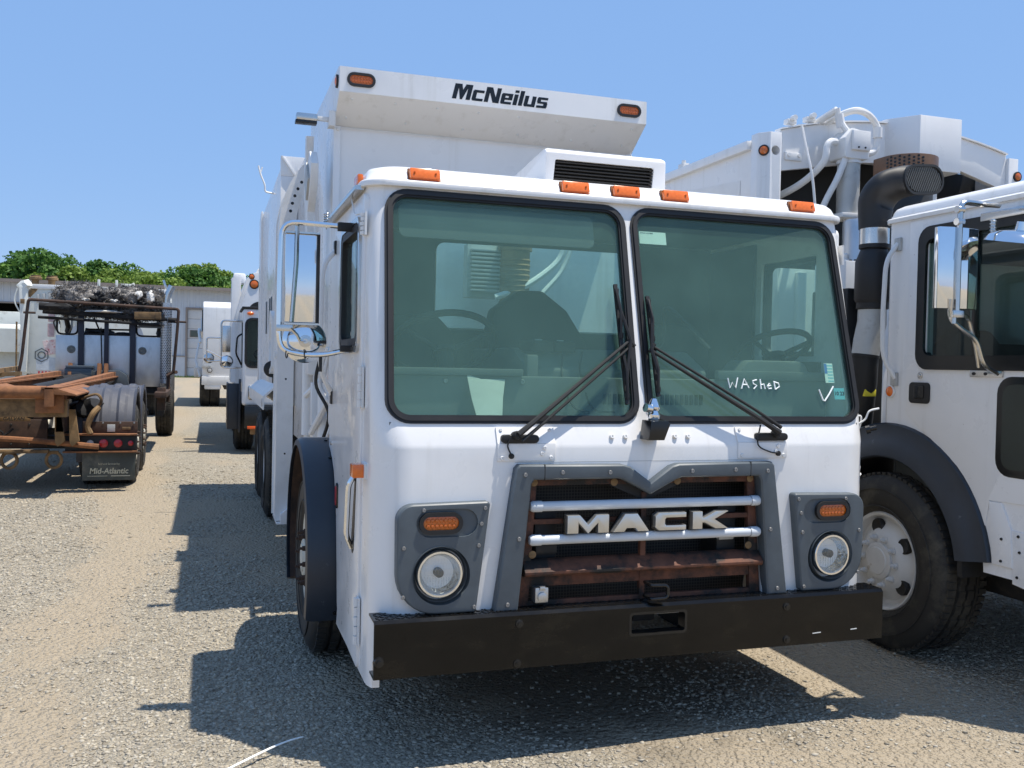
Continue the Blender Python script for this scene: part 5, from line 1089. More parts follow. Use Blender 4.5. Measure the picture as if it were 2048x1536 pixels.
    for s in (-1, 1):
        b = BM(); prism(b, [(s*1.27, 0), (s*1.27, .0), (s*1.10, 0)], 'z', 0, 0.001) if False else prism(b, roundpoly([(s*1.265, yb+.14), (s*1.265, yb+.05), (s*1.20, yb-.03), (s*1.10, yb-.03), (s*1.10, yb+.14)], .008, 3), 'z', .95, 3.47, .006); pp = ob('corner_post', b, WHITE, t)
        if s < 0:
            c = BM(); cyl(c, (-1.155, yb-.2, 3.33), (-1.155, yb+.06, 3.33), .036, n=20); cut(pp, [c])
            round_lamp(t, (-1.232, yb+.008, 3.33), (-.75, -.65, 0), .034, AMBERD, 'body_marker')
        else: round_lamp(t, (1.19, yb-.03, 3.32), (0, -1, 0), .034, AMBERD, 'body_marker')
        b = BM(); prism(b, [(yb+.14, 1.2), (yb+.14, 3.44), (10.4, 3.44), (10.4, 1.2)], 'x', s*1.25, s*1.22); sd = ob('body_side', b, WHITE, t)
        b = BM(); box(b, s*1.265-.03, s*1.265+.03, yb+.15, 10.4, 3.36, 3.43, .006); ob('top_rail', b, WHITE, sd)
        b = BM(); prism(b, [(yb+.3, 3.15), (yb+1.6, 3.25), (yb+1.6, 3.1), (yb+.3, 3.0)], 'x', s*1.25, s*1.256); ob('side_fold', b, WHITE2, sd)
        for k in range(4): b = BM(); y = yb+1.2+k*.55; box(b, s*1.25-.03, s*1.25+.03, y, y+.10, 3.43, 3.47, .006); lathe(b, [(.02, 0), (.02, .03), (0, .03)], (s*1.25, y+.05, 3.47), (0, 0, 1), 8); ob('lid_lug', b, WHITE2, sd)
    b = BM(); rs = [[b.verts.new(p) for p in ((x, yb+.06, arch(x)-.01), (x, yb+.06, arch(x)-.03), (x, 10.4, arch(x)-.03), (x, 10.4, arch(x)-.01))] for x in xs]; skin(b, rs); ob('body_roof', b, WHITE, t)
    b = BM(); box(b, -1.20, 1.22, yb+.45, yb+.5, .95, 3.42); ob('hollow_shade_sheet', b, BLACKM, t)  # black sheet set close behind the opening paints in the hollow's shade
    b = BM(); box(b, -1.10, 1.10, yb+.06, yb+.10, .95, 2.45, .004); fp_ = ob('front_panel', b, WHITE, t)
    for x in (-.85, -.6, -.35, -.1): b = BM(); box(b, x-.04, x+.04, yb+.02, yb+.06, 1.0, 2.42, .008); ob('panel_rib', b, WHITE, fp_)
    b = BM(); prism(b, [(-.13, yb-.005), (-.13, yb+.05), (.42, yb+.05), (.42, yb-.22), (.02, yb-.22)], 'z', 3.25, 3.675, .006); ob('sensor_box', b, WHITE, t)
    b = BM(); tube(b, smoothpath([(.10, yb, 3.44), (.10, yb-.03, 3.50), (.16, yb-.03, 3.50), (.16, yb, 3.44)], .02), .01, 6); ob('lifting_eye', b, WHITE2, t)
    b = BM(); box(b, .30, .38, yb-.02, yb+.02, 2.5, 3.3, .004); ob('front_stay', b, WHITE2, t); b = BM(); box(b, -.20, -.14, yb-.01, yb+.04, 2.4, 3.33, .004); ob('front_stay', b, WHITE2, t)
    for o in set(t.children)-before: o.location.x += BX
    # hydraulic cylinder with hoses at the body front
    kx = 2.79-X0; ky = yb-.16
    b = BM(); cyl(b, (kx, ky, 2.86), (kx, ky, 3.28), .085, n=24); cy_ = ob('lift_cylinder', b, GREYP, t)
    b = BM(); prism(b, roundpoly([(kx-.105, 3.27), (kx+.105, 3.27), (kx+.115, 3.38), (kx+.115, 3.47), (kx-.05, 3.50), (kx-.115, 3.42)], .02, 4), 'y', ky-.10, ky+.10, .008); box(b, kx-.06, kx+.10, ky-.125, ky-.095, 3.33, 3.48, .01); lathe(b, [(.092, 0), (.092, .03)], (kx, ky, 3.245), (0, 0, 1), 24, True); ob('cylinder_head', b, WHITE2, cy_)
    b = BM(); box(b, kx-.12, kx+.12, ky-.1, ky+.1, 2.82, 2.86, .008); lathe(b, [(.03, 0), (.03, -.05), (0, -.05)], (kx, ky, 2.82), (0, 0, 1), 12); ob('cylinder_foot', b, WHITE2, cy_)
    for x in (kx-.01, kx+.05): screw(cy_, (x, ky-.125, 3.35), r=.008, mat=BLACK)
    b = BM(); tube(b, catmull([(kx+.11, ky, 3.36), (kx+.18, ky, 3.345), (kx+.24, ky, 3.38), (kx+.26, ky, 3.48), (kx+.25, ky, 3.56), (kx+.17, ky, 3.64), (kx+.04, ky, 3.66), (kx-.06, ky+.1, 3.62), (kx-.12, ky+.25, 3.56)]), .026, 10); lathe(b, [(.036, 0), (.036, .08)], (kx+.258, ky, 3.47), (0, 0, 1), 10, True); lathe(b, [(.04, 0), (.04, .05)], (kx+.11, ky, 3.36), (1, 0, 0), 8, True); ob('hydraulic_hose', b, WHITE2, cy_)
    b = BM(); tube(b, catmull([(kx-.12, ky, 3.66), (kx-.10, ky, 3.59), (kx-.07, ky-.02, 3.52), (kx-.03, ky-.05, 3.44), (kx-.06, ky-.06, 3.32), (kx-.13, ky-.04, 3.12), (kx-.20, ky, 2.95), (kx-.28, ky+.05, 2.7)]), .024, 10); lathe(b, [(.034, -.05), (.034, .05)], (kx-.09, ky, 3.57), (-.25, 0, 1), 10, True); tube(b, [(kx-.12, ky, 3.65), (kx-.2, ky+.3, 3.55)], .028, 8); ob('hydraulic_hose', b, WHITE2, cy_)
    b = BM(); tube(b, catmull([(kx-.07, ky, 3.40), (kx-.16, ky, 3.405), (kx-.20, ky, 3.36), (kx-.22, ky+.02, 3.24), (kx-.30, ky+.2, 3.10), (kx-.45, ky+.5, 2.98)]), .028, 10); lathe(b, [(.04, 0), (.04, .04)], (kx-.07, ky, 3.40), (-1, 0, 0), 8, True); ob('hydraulic_hose', b, WHITE2, cy_)
    b = BM(); tube(b, catmull([(kx-.36, ky+.1, 3.53), (kx-.35, ky+.05, 3.35), (kx-.32, ky, 3.1), (kx-.27, ky, 2.7)]), .010, 6); ob('air_line', b, WHITE2, cy_)
    for x in (-.92, -.75): b = BM(); box(b, x-.04, x+.04, yb-.01, yb+.05, arch(x)+.01, arch(x)+.05, .006); lathe(b, [(.022, 0), (.022, -.04)], (x, yb-.01, arch(x)+.05), (0, 1, 0), 10, True); ob('pivot_lug', b, WHITE2, t)
    b = BM(); box(b, -.98, -.83, yb-.02, yb, 3.27, 3.33, .005); lathe(b, [(.015, 0), (.015, -.01), (0, -.01)], (-.95, yb-.02, 3.31), (0, 1, 0), 8); lathe(b, [(.015, 0), (.015, -.01), (0, -.01)], (-.86, yb-.02, 3.31), (0, 1, 0), 8); ob('bolt_plate', b, WHITE2, t)
    b = BM(); lathe(b, [(.05, 0), (.05, .02), (.03, .03), (.03, .06), (0, .07)], (-1.18, yb-.12, 2.84), (0, 0, 1), 12); ob('beacon_stub', b, GREYP, t)
right_truck()

# ------------------------------------------------------------------ truck behind the first one
def second_truck():
    X0, Y0 = -.06, 13.3
    t = thing('garbage_truck', 'white garbage truck with square cab and blue-grey side guard behind the one in front', 'truck', (X0, Y0, 0), 0)
    b = BM(); box(b, -1.24, 1.24, 0, 1.6, .84, 2.54, .06, seg=4); cb = ob('cab_body', b, WHITE, t)
    c = [BM(), BM(), BM(), BM()]
    prism(c[0], rrect(-1.19, -.03, 1.52, 2.36, .10), 'y', -.2, .3); prism(c[1], rrect(.03, 1.19, 1.52, 2.36, .10), 'y', -.2, .3); box(c[2], -1.16, 1.16, .08, 1.52, .9, 2.46); box(c[3], -1.4, -1.0, .35, 1.1, 1.5, 2.35); cut(cb, [c[2], c[0], c[1], c[3]])
    for s in (-1, 1):
        b = BM(); x0, x1 = (-1.19, -.03) if s < 0 else (.03, 1.19); prism(b, rrect(x0, x1, 1.52, 2.36, .10), 'y', .01, .018); w_ = ob('windshield', b, GLASSD, t); b = BM(); band(b, rrect(x0-.02, x1+.02, 1.50, 2.38, .12), rrect(x0+.02, x1-.02, 1.54, 2.34, .08), 'y', -.015, .02); ob('gasket', b, RUBBER, w_)
        b = BM(); box(b, s*1.05-.09, s*1.05+.09, -.03, .02, .95, 1.20, .03, seg=3); hl = ob('headlight', b, STEEL, t); b = BM(); prism(b, rrect(s*1.05-.06, s*1.05+.06, .98, 1.17, .03), 'y', -.038, -.028); ob('lens', b, LAMPW, hl)
        wheel(t, s*1.32, 1.0, s, 'steer', WHEEL, False, .52)
        for y in (5.4, 6.7): wheel(t, s*1.27, y, s, 'dual', WHEEL, False); inner_wheel(t, s*.95, y, s)
    b = BM(); prism(b, rrect(.36, 1.09, 1.51, 2.34, .04), 'x', -1.22, -1.214); ob('side_window', b, GLASSD, t)
    b = BM(); box(b, -1.26, 1.26, -.02, 1.55, 2.54, 2.575, .01); ob('roof_lip', b, DARK, t)
    for x in (-1.12, 0, 1.12): b = BM(); lathe(b, [(.06, 0), (.055, .03), (.03, .045), (0, .05)], (x, 0, 2.455), (0, -1, 0), 14); b.transform(Matrix.Translation((0, 0, 2.455)) @ Matrix.Diagonal((1, 1, .55, 1)) @ Matrix.Translation((0, 0, -2.455))); ob('marker_light', b, AMBER, t)
    b = BM(); box(b, -1.2, 1.2, -.12, .1, .45, .84, .01); ob('bumper', b, BLACK, t); b = BM(); box(b, -1.15, -1.0, -.14, -.11, .44, .49, .005); ob('reflector', b, ORANGEP, t); b = BM(); box(b, -1.1, -.9, -.08, 0, .34, .45, .02); ob('tow_pin', b, RUSTT, t)
    b = BM(); box(b, -1.48, -1.26, .35, .40, .40, 1.22, .03); box(b, -1.48, -1.45, .35, 1.4, .40, 1.22, .015); box(b, -1.29, -1.25, .28, .34, .35, 1.3, .01); ob('side_guard', b, FENDER, t)
    b = BM(); tube(b, smoothpath([(-1.24, .35, 2.33), (-1.60, .30, 2.33), (-1.60, .30, 1.50), (-1.26, .35, 1.50)], .08), .016, 8); tube(b, smoothpath([(-1.60, .28, 2.02), (-1.84, .28, 2.02), (-1.84, .28, 1.60), (-1.60, .28, 1.62)], .05), .013, 8); tube(b, [(-1.84, .28, 1.80), (-1.60, .28, 1.68)], .014, 6); mr = ob('mirror_arm', b, STEEL, t)
    b = BM(); box(b, -1.58, -1.44, .30, .34, 1.77, 2.24, .015); ob('mirror_head', b, STEEL, mr); b = BM(); lathe(b, [(0, -.03), (.09, -.015), (.11, .01), (.11, .02), (0, .02)], (-1.50, .32, 1.61), (0, 1, 0), 20); ob('convex_mirror', b, CHROME, mr); b = BM(); lathe(b, [(0, -.03), (.07, -.015), (.09, .01), (.09, .02), (0, .02)], (-1.80, .30, 1.66), (0, 1, 0), 20); ob('convex_mirror', b, STEEL, mr)
    b = BM(); tube(b, smoothpath([(-1.25, .2, 2.1), (-1.33, .2, 2.05), (-1.35, .2, 1.75), (-1.25, .2, 1.55)], .06), .016, 8); box(b, -1.255, -1.235, .1, .16, 1.5, 2.3, .004); ob('grab_handle', b, BLACK, t)
    b = BM(); prism(b, roundpoly([(-1.24, 1.0), (1.24, 1.0), (1.24, 2.6), (1.02, 3.33), (-1.02, 3.33), (-1.24, 2.6)], [.02, .02, .3, .1, .1, .3], 5), 'y', 1.7, 2.0, .01); fh = ob('body_front', b, WHITE, t)
    b = BM(); prism(b, roundpoly([(-1.30, 1.1), (1.30, 1.1), (1.32, 2.5), (1.12, 3.28), (-1.12, 3.28), (-1.32, 2.5)], [.02, .02, .3, .15, .15, .3], 5), 'y', 2.0, 8.2, .01); ob('packer_body', b, WHITE2, t)
    b = BM(); prism(b, [(2.05, 1.2), (2.25, 1.2), (2.6, 3.05), (2.15, 3.25)], 'x', -1.40, -1.22, .02); ob('body_post', b, WHITE, t)
    b = BM(); tube(b, [(-1.25, 3.2, 3.0), (-1.35, 3.2, 3.32)], .05, 10); box(b, -1.35, -1.1, 3.0, 3.3, 3.2, 3.42, .05); ob('cover_drum', b, WHITE, t)
    round_lamp(t, (-.99, 1.70, 3.10), (0, -1, 0), .075, AMBER, 'body_marker'); round_lamp(t, (-1.04, 1.70, 3.245), (0, -1, 0), .045, AMBER, 'body_marker')
    b = BM(); cyl(b, (-.88, 1.69, 2.55), (-.88, 1.70, 2.55), .22, n=24); ob('hopper_port', b, BLACKM, t)
    b = BM(); tube(b, catmull([(-.95, 1.8, 3.3), (-.9, 1.8, 3.4), (-.8, 1.8, 3.36)]), .02, 6); ob('antenna_bracket', b, WHITE2, t)
    b = BM(); box(b, -.5, .5, .2, 8, .6, 1.0, .02); ob('chassis', b, DARK, t)
    b = BM(); box(b, -1.22, -1.0, .12, .3, 1.45, 1.5); box(b, -1.1, .9, .4, .55, 1.2, 1.62, .02); ob('dashboard', b, INTD, t); steering_wheel(t, -.8, .6, 1.75, .22)
second_truck()
def third_truck():
    t = thing('garbage_truck', 'white garbage truck with black rear tyres, farthest in the row of parked trucks', 'truck', (-.85, 30, 0))
    b = BM(); prism(b, roundpoly([(0, 1.0), (0, 3.45), (.35, 3.62), (1.1, 3.66), (7, 3.66), (7, 1.0)], [.02, .12, .1, .2, .05, .02], 4), 'x', -1.22, 1.22, .05); ob('packer_body', b, WHITE, t)
    b = BM(); band(b, [(.55, 2.6), (.85, 3.35), (2.2, 3.4), (2.2, 2.6)], [(.61, 2.64), (.89, 3.30), (2.14, 3.34), (2.14, 2.64)], 'x', -1.26, -1.2); ob('side_frame', b, DARK, t)
    b = BM(); prism(b, [(.9, 2.6), (1.2, 3.1), (2.1, 2.8), (2.1, 2.4)], 'x', -1.30, -1.2, .02); ob('side_panel', b, WHITE2, t)
    b = BM(); tube(b, catmull([(-1.3, .5, 2.2), (-1.35, 1.0, 2.6), (-1.35, 1.7, 2.7)]), .05, 8); tube(b, [(-1.3, .7, 1.0), (-1.45, 1.2, 1.6), (-1.35, 1.9, 2.2)], .04, 8); box(b, -1.5, -1.25, .9, 1.4, 1.0, 1.35, .04); ob('lift_arm', b, WHITE2, t)
    b = BM(); box(b, -1.24, 1.24, -.05, .1, .75, 1.05, .02); ob('tail_sill', b, WHITE2, t); b = BM()
    for i in range(6): box(b, -1.22+i*.05, -1.2+i*.05, -.07, .0, 1.32, 1.42, .004)
    ob('louvre', b, GREYP, t)
    round_lamp(t, (-.98, -.05, 1.25), (0, -1, 0), .07, LAMPW, 'tail_light')
    b = BM(); box(b, -1.15, -.6, -.04, .02, .6, .78, .05); ob('mud_guard', b, WHITE2, t); b = BM(); box(b, -.5, .5, .1, 7, .6, 1.0, .02); ob('chassis', b, DARK, t)
    for y in (.75, 2.0):
        for s in (-1, 1): wheel(t, s*1.27, y, s, 'dual', WHEEL, False); inner_wheel(t, s*.95, y, s)
    for s in (-1, 1): wheel(t, s*1.25, 6.2, s, 'steer', WHEEL, False)
third_truck()
# ------------------------------------------------------------------ burnt roll-off truck on the left
def fluff(b, c, r, n, rg, size=.05):
    """ragged fibres"""
    for i in range(n):
        d = Vector(rg.standard_normal(3)).normalized(); p = Vector(c)+Vector((d.x*r[0], d.y*r[1], d.z*r[2]))*(.75+.35*rg.random())
        t_ = Vector(rg.standard_normal(3)).normalized(); q = p+(d*.5+t_)*size*(1+rg.random()); s_ = d.cross(t_).normalized()*.0035
        f = [b.verts.new(p-s_), b.verts.new(p+s_), b.verts.new((p+q)/2+d*size*.3+s_*.6), b.verts.new(q)]; b.faces.new(f)
def lump(b, c, r, seed, amp=.25, n=3):
    t = bmesh.new(); bmesh.ops.create_icosphere(t, subdivisions=n, radius=1); rg = np.random.default_rng(seed); ph = rg.random((6, 4))*6.28
    for v in t.verts:
        k = 1+amp*sum(math.sin(v.co.x*(2+j)*1.6+ph[j, 0])*math.sin(v.co.y*(2+j)*1.5+ph[j, 1])*math.sin(v.co.z*(2+j)*1.4+ph[j, 2]) for j in range(5))
        v.co = Vector((v.co.x*r[0]*k+c[0], v.co.y*r[1]*k+c[1], v.co.z*r[2]*k+c[2]))
    merge(b, t)
def burnt_truck():
    X0 = -3.98
    t = thing('roll_off_truck', 'burnt-out roll-off hoist truck with rusty orange rails and charred cab', 'truck', (X0, 8.2, 0))
    rg = np.random.default_rng(3); W = lambda x: x-X0; Yl = lambda y: y-8.2
    cw0, cw1 = W(-4.62), W(-2.76); yc = Yl(15.8)
    # frame
    for s in (-1, 1): b = BM(); box(b, s*.42-.05, s*.42+.05, .5, 10.5, .72, 1.02, .01); ob('chassis_rail', b, RUSTB, t)
    b = BM(); box(b, -.9, .9, 1.35, 1.5, .45, .62, .03); box(b, -.9, .9, 2.65, 2.8, .45, .62, .03); box(b, -.9, .9, 9.4, 9.6, .4, .55, .03); ob('axle', b, DARK, t)
    # hoist rails: rear end low and near, rising towards the cab
    for s in (-1, 1):
        x = .33 if s > 0 else -.62
        b = BM(); prism(b, [(-.05, 1.06), (-.05, 1.28), (7.5, 1.36), (7.5, 1.22)], 'x', x, x+.10, .006); box(b, x-.03, x+.15, -.05, 7.4, 1.262, 1.282); hr = ob('hoist_rail', b, RUSTO, t)
        b = BM(); prism(b, [(x+.10, 1.20), (x+.34, 1.185), (x+.34, 1.20), (x+.10, 1.28)], 'y', -.05, 2.2, .004); ob('rail_flange', b, RUSTO, hr)
    b = BM(); cyl(b, (-1.3, .05, 1.22), (.34, .05, 1.22), .075, n=16); ob('rear_roller', b, RUSTO, t)
    b = BM(); box(b, -1.35, .55, .12, .30, .93, 1.14, .01); ob('cross_beam', b, RUSTT, t)
    b = BM(); box(b, .22, .52, .06, .36, .98, 1.22, .01); ob('rail_shoe', b, RUSTO, t)
    b = BM(); box(b, -1.3, .25, .75, .8, .52, .86, .01); tp = ob('tail_plate', b, RUSTB, t)
    for x in (-.75, -.55, -.15, .05):
        for z in (.56, .80): screw(tp, (x, .75, z), (0, -1, 0), r=.014, mat=BLACK)
    b = BM(); box(b, -1.3, .28, .62, .74, .46, .50, .006); ob('tail_lip', b, RUSTT, t)
    b = BM(); tube(b, [(-1.4, .55, .64), (-.45, .55, .66), (-.1, .55, .64), (.2, .56, .615), (.85, .58, .54)], .035, 8); ob('bent_bar', b, RUSTO, t)
    b = BM(); box(b, -.60, .30, .80, .84, .86, .90, .004); box(b, -.55, .2, .84, 1.5, .86, .90); ob('deck_plate', b, RUSTB, t)
    b = BM(); box(b, -.30, .07, .70, .71, .845, .905, .003); pl = ob('name_plate', b, RUSTT, t); text('plate_print', 'GALVAN', .06, BLACK, pl, Matrix.Translation((-.115, .699, .873)) @ FRONT, .0005, shear=.2, offset=.001)
    for x in (-.16, .33): b = BM(); tube(b, [(x+.085*math.cos(a), .72, .37+.095*math.sin(a)) for a in np.linspace(0, 6.283, 24, endpoint=False)], .02, 8, True); box(b, x-.05, x+.05, .70, .76, .44, .48, .005); ob('tow_eye', b, RUSTT, t)
    for x in (.36, .52): b = BM(); prism(b, [(x, 1.0), (x+.07, 1.0), (x+.12, .62), (x+.04, .55), (x+.01, .6)], 'y', .5, .54, .004); ob('hanger_plate', b, RUSTT, t)
    b = BM(); tube(b, catmull([(.75, .6, .70), (.72, .6, .80), (.78, .6, .95), (.84, .65, 1.02)]), .035, 8); tube(b, catmull([(.62, .8, 1.12), (.80, .7, 1.18), (.86, .7, 1.10), (.80, .75, 1.0)]), .018, 6); ob('bent_bracket', b, RUSTT, t)
    b = BM(); tube(b, catmull([(-.35, .6, 1.02), (-.22, .62, .94), (-.05, .6, .97), (.1, .62, .93)]), .018, 6); tube(b, catmull([(-.62, .62, 1.0), (-.66, .62, .9), (-.7, .62, .7), (-.68, .62, .6)]), .02, 6); tube(b, catmull([(-.3, .62, .76), (-.22, .62, .72), (-.2, .62, .68), (-.1, .62, .76)]), .014, 6); tube(b, [(.05, .6, 1.02), (.05, .6, .92), (.12, .6, .9)], .03, 8); ob('burnt_hose', b, CHAR, t)
    lump_b = BM(); lump(lump_b, (.68, 1.0, .98), (.16, .2, .13), 4, .3, 2); ob('burnt_valve', lump_b, CHAR, t)
    b = BM(); lump(b, (.05, 5.0, 1.0), (.5, 1.8, .2), 9, .3, 3); lump(b, (-.2, 6.6, 1.12), (.35, .6, .2), 5, .3, 2); ob('burnt_machinery', b, CHAR, t)
    b = BM(); cyl(b, (-.15, 2.2, 1.14), (-.05, 6.8, 1.2), .11, n=16); cyl(b, (-.02, 6.0, 1.2), (.0, 7.3, 1.22), .06, n=12); ob('hoist_cylinder', b, BLACKM, t)
    b = BM(); box(b, -.42, .18, 1.2, 4.4, 1.10, 1.14); tube(b, catmull([(-.3, 1.2, 1.16), (-.1, 3.0, 1.2), (.1, 4.0, 1.18)]), .03, 6); ob('bed_sheet', b, RUSTT, t)
    for x in (.12, .24, -.38): b = BM(); prism(b, [(7.2, 1.2), (7.5, 1.2), (7.45, 1.5), (7.3, 1.52)], 'x', x, x+.06, .004); ob('hoist_lug', b, RUSTO, t)
    b = BM(); prism(b, [(-1.45, 1.26), (-1.45, 1.33), (-.95, 1.36), (-.95, 1.29)], 'y', 5.9, 6.1); prism(b, [(2.0, 1.12), (6.9, 1.32), (6.9, 1.26), (2.0, 1.05)], 'x', -1.42, -1.34); prism(b, [(2.0, 1.34), (7.4, 1.44), (7.4, 1.36), (2.0, 1.26)], 'x', -1.28, -1.22); ob('side_rail', b, RUSTT, t)
    # wheels, fenders, lights, mud flap
    for y in (1.45, 2.75):
        wheel(t, W(-2.77), y, 1, 'steer', WHEELD); inner_wheel(t, W(-3.10), y, 1, WHEELD); wheel(t, -1.27, y, -1, 'dual', WHEELD, False)
        xl, xr = W(-3.42), W(-2.745)
        b = BM(); rs = []
        for i, a in enumerate(np.linspace(206, -20, 26)):
            a = R(a); row = []
            n = 21
            for j in range(n+1):
                x = xl+(xr-xl)*j/n; k = .022 if (j//3) % 2 else 0; r_ = .655+k
                row.append(Vector((x, y+r_*math.cos(a)*.93, .60+r_*math.sin(a)*.98)))
            row += [Vector((xr, y+.60*math.cos(a)*.93, .60+.60*math.sin(a)*.98)), Vector((xr-.02, y+.60*math.cos(a)*.93, .60+.60*math.sin(a)*.98)), Vector((xr-.02, y+.64*math.cos(a)*.93, .60+.64*math.sin(a)*.98)), Vector((xl, y+.64*math.cos(a)*.93, .60+.64*math.sin(a)*.98))]
            rs.append([b.verts.new(p) for p in row])
        skin(b, rs); ob('ribbed_fender', b, FENDER2, t, 25)
    wheel(t, W(-2.60), Yl(17.7), 1, 'dual', STEEL); wheel(t, -1.3, Yl(17.7), -1, 'steer', WHEELD, False)
    x0, x1 = W(-3.33), W(-2.72)
    b = BM(); box(b, x0, x1, .70, .715, .11, .56, .004); mf = ob('mud_flap', b, MUDF, t)
    text('flap_print', 'Mid-Atlantic', .098, FLAPT, mf, Matrix.Translation(((x0+x1)/2+.0, .698, .225)) @ FRONT, .0006, shear=.15, offset=.002, xs=.92); text('flap_small_print', 'Sold and Serviced by', .033, FLAPT, mf, Matrix.Translation(((x0+x1)/2, .698, .315)) @ FRONT, .0006, xs=.9)
    b = BM(); box(b, x0+.06, x1-.32, .6975, .7, .162, .168); box(b, x0+.33, x1-.06, .6975, .7, .160, .170); ob('flap_line', b, FLAPT, mf)
    b = BM(); box(b, W(-3.52), W(-2.70), .66, .70, .485, .675, .004); lb = ob('light_bar', b, BLACKM, t); b = BM(); box(b, W(-3.54), W(-2.70), .60, .72, .675, .695, .003); box(b, W(-3.54), W(-2.70), .60, .72, .462, .482, .003); ob('bar_lip', b, RUSTO, lb)
    round_lamp(t, (W(-3.238), .66, .575), (0, -1, 0), .045, LAMPW, 'reverse_light'); round_lamp(t, (W(-3.084), .66, .575), (0, -1, 0), .055, REDL, 'tail_light'); round_lamp(t, (W(-2.918), .66, .575), (0, -1, 0), .053, REDL, 'tail_light'); round_lamp(t, (W(-2.773), .66, .575), (0, -1, 0), .034, REDL, 'tail_light')
    b = BM(); box(b, W(-3.33), W(-2.70), .72, .75, .69, .84, .004); bk = ob('fender_plate', b, RUSTB, t); b = BM(); box(b, W(-3.05), W(-2.96), .70, .72, .715, .805, .003); ob('licence_tag', b, GREYP, bk); b = BM(); box(b, W(-2.88), W(-2.78), .705, .72, .735, .775, .01); ob('clearance_light', b, RUSTT, bk)
    for x in (-3.27, -3.1, -2.9, -2.74): screw(bk, (W(x), .715, .825), r=.012)
    # burnt cab: back wall of aluminium panels, empty windows, charred roof
    z0, z1 = 1.08, 2.06
    for a, c in ((cw0, W(-4.22)), (W(-4.14), W(-3.77)), (W(-3.70), W(-3.31)), (W(-3.22), cw1)):
        top = z1 if a not in (cw0, W(-3.22)) else z1-.02
        b = BM(); box(b, a, c, yc, yc+.04, z0+(.14 if a == cw0 else 0)+(.0), top, .004); ob('cab_panel', b, ALU, t)
    for s, a in ((-1, W(-4.22)), (1, W(-3.22))):
        b = BM(); prism(b, [(a, 2.04), (a, 2.27), (a+s*-.0+s*.10, 2.20), (a+s*.16, 2.04)] if s > 0 else [(a, 2.04), (a, 2.27), (a-.10, 2.20), (a-.16, 2.04)], 'y', yc, yc+.04); ob('cab_panel', b, ALU, t)
    for x, w_ in ((-4.18, .10), (-3.735, .075), (-3.265, .10)): b = BM(); box(b, W(x)-w_/2, W(x)+w_/2, yc-.05, yc+.03, .95 if x < -4 or x > -3.3 else 1.4, 2.42, .006); ob('cab_post', b, NAVY, t)
    for x0_, x1_ in ((cw0+.02, W(-4.24)), (W(-3.20), cw1)):
        b = BM(); tube(b, smoothpath([(x0_, yc, 2.34), (x0_, yc, 2.06), (x1_, yc, 2.06), (x1_, yc, 2.34)], .10), .02, 6); ob('window_frame', b, CHAR, t)
    b = BM(); tube(b, [(W(-4.14), yc, 2.07), (W(-3.31), yc, 2.07)], .018, 6); tube(b, [(W(-4.14), yc+.3, 2.17), (W(-3.31), yc+.3, 2.18)], .02, 6); tube(b, [(W(-4.02), yc+.6, 2.4), (W(-3.95), yc+1.3, 2.07)], .018, 6); tube(b, [(W(-3.36), yc+.6, 2.4), (W(-3.42), yc+1.3, 2.07)], .018, 6); tube(b, [(W(-3.80), yc-.05, 1.3), (W(-3.83), yc-.05, 2.2)], .012, 6); ob('cab_bar', b, CHAR, t)
    for x in (-4.35, -3.09): b = BM(); lathe(b, [(.075, 0), (.075, -.02), (.05, -.03), (.045, -.015), (.02, -.02), (0, -.02)], (W(x), yc, 1.775), (0, 1, 0), 20); ob('round_vent', b, VENTG, t)
    b = BM(); box(b, W(-4.92), W(-2.72), yc-.12, yc, 2.40, 2.47, .008, M=Matrix.Rotation(.035, 4, 'Y')); ob('roof_beam', b, CHAR, t)
    b = BM(); tube(b, [(W(-4.90), yc-.16, 2.36), (W(-2.75), yc-.16, 2.28)], .028, 8); ob('roof_tube', b, CHAR, t)
    b = BM(); tube(b, smoothpath([(W(-5.16), yc-.55, 1.25), (W(-5.10), yc-.55, 1.6), (W(-5.0), yc-.55, 2.66), (W(-2.42), yc-.55, 2.58), (W(-2.44), yc-.55, 2.2), (W(-2.50), yc-.55, 1.38), (W(-2.62), yc-.55, 1.3)], .05), .028, 8); ob('tarp_gantry', b, RUSTB, t)
    for x, z in ((-5.0, 2.42), (-2.40, 2.34)): b = BM(); cyl(b, (W(x)-.08, yc-.55, z), (W(x)+.12, yc-.55, z), .02, n=8); ob('gantry_pin', b, RUSTB, t)
    b = BM(); cyl(b, (W(-4.86), yc-.3, 2.56), (W(-4.35), yc-.3, 2.54), .075, n=12); lump(b, (W(-4.55), yc-.3, 2.56), (.25, .10, .09), 2, .3, 2); cyl(b, (W(-2.62), yc-.3, 2.38), (W(-2.45), yc-.3, 2.37), .05, n=12); ob('tarp_roller', b, CHAR, t)
    b = BM(); box(b, W(-3.18), W(-2.70), yc-.25, yc-.15, 2.36, 2.50, .01, M=Matrix.Rotation(-.02, 4, 'Y')); ob('timber_block', b, RUSTT, t)
    b = BM(); prism(b, [(W(-3.20), 2.22), (W(-3.14), 2.30), (W(-2.74), 2.34), (W(-2.72), 2.22)], 'y', yc-.08, yc-.02); ob('burnt_panel', b, GREYPL, t)
    b = BM(); rg2 = np.random.default_rng(5)
    for c, r in (((-4.25, 2.78), (.44, .5, .25)), ((-3.42, 2.78), (.44, .5, .22)), ((-3.0, 2.78), (.28, .45, .20)), ((-3.83, 2.70), (.36, .45, .13)), ((-4.2, 2.55), (.55, .35, .10)), ((-3.3, 2.52), (.55, .35, .10))):
        lump(b, (W(c[0]), yc+.35, c[1]), r, int(abs(c[0]*100)), .10, 4)
    ob('roof_insulation', b, ASH, t, 60)
    b = BM()
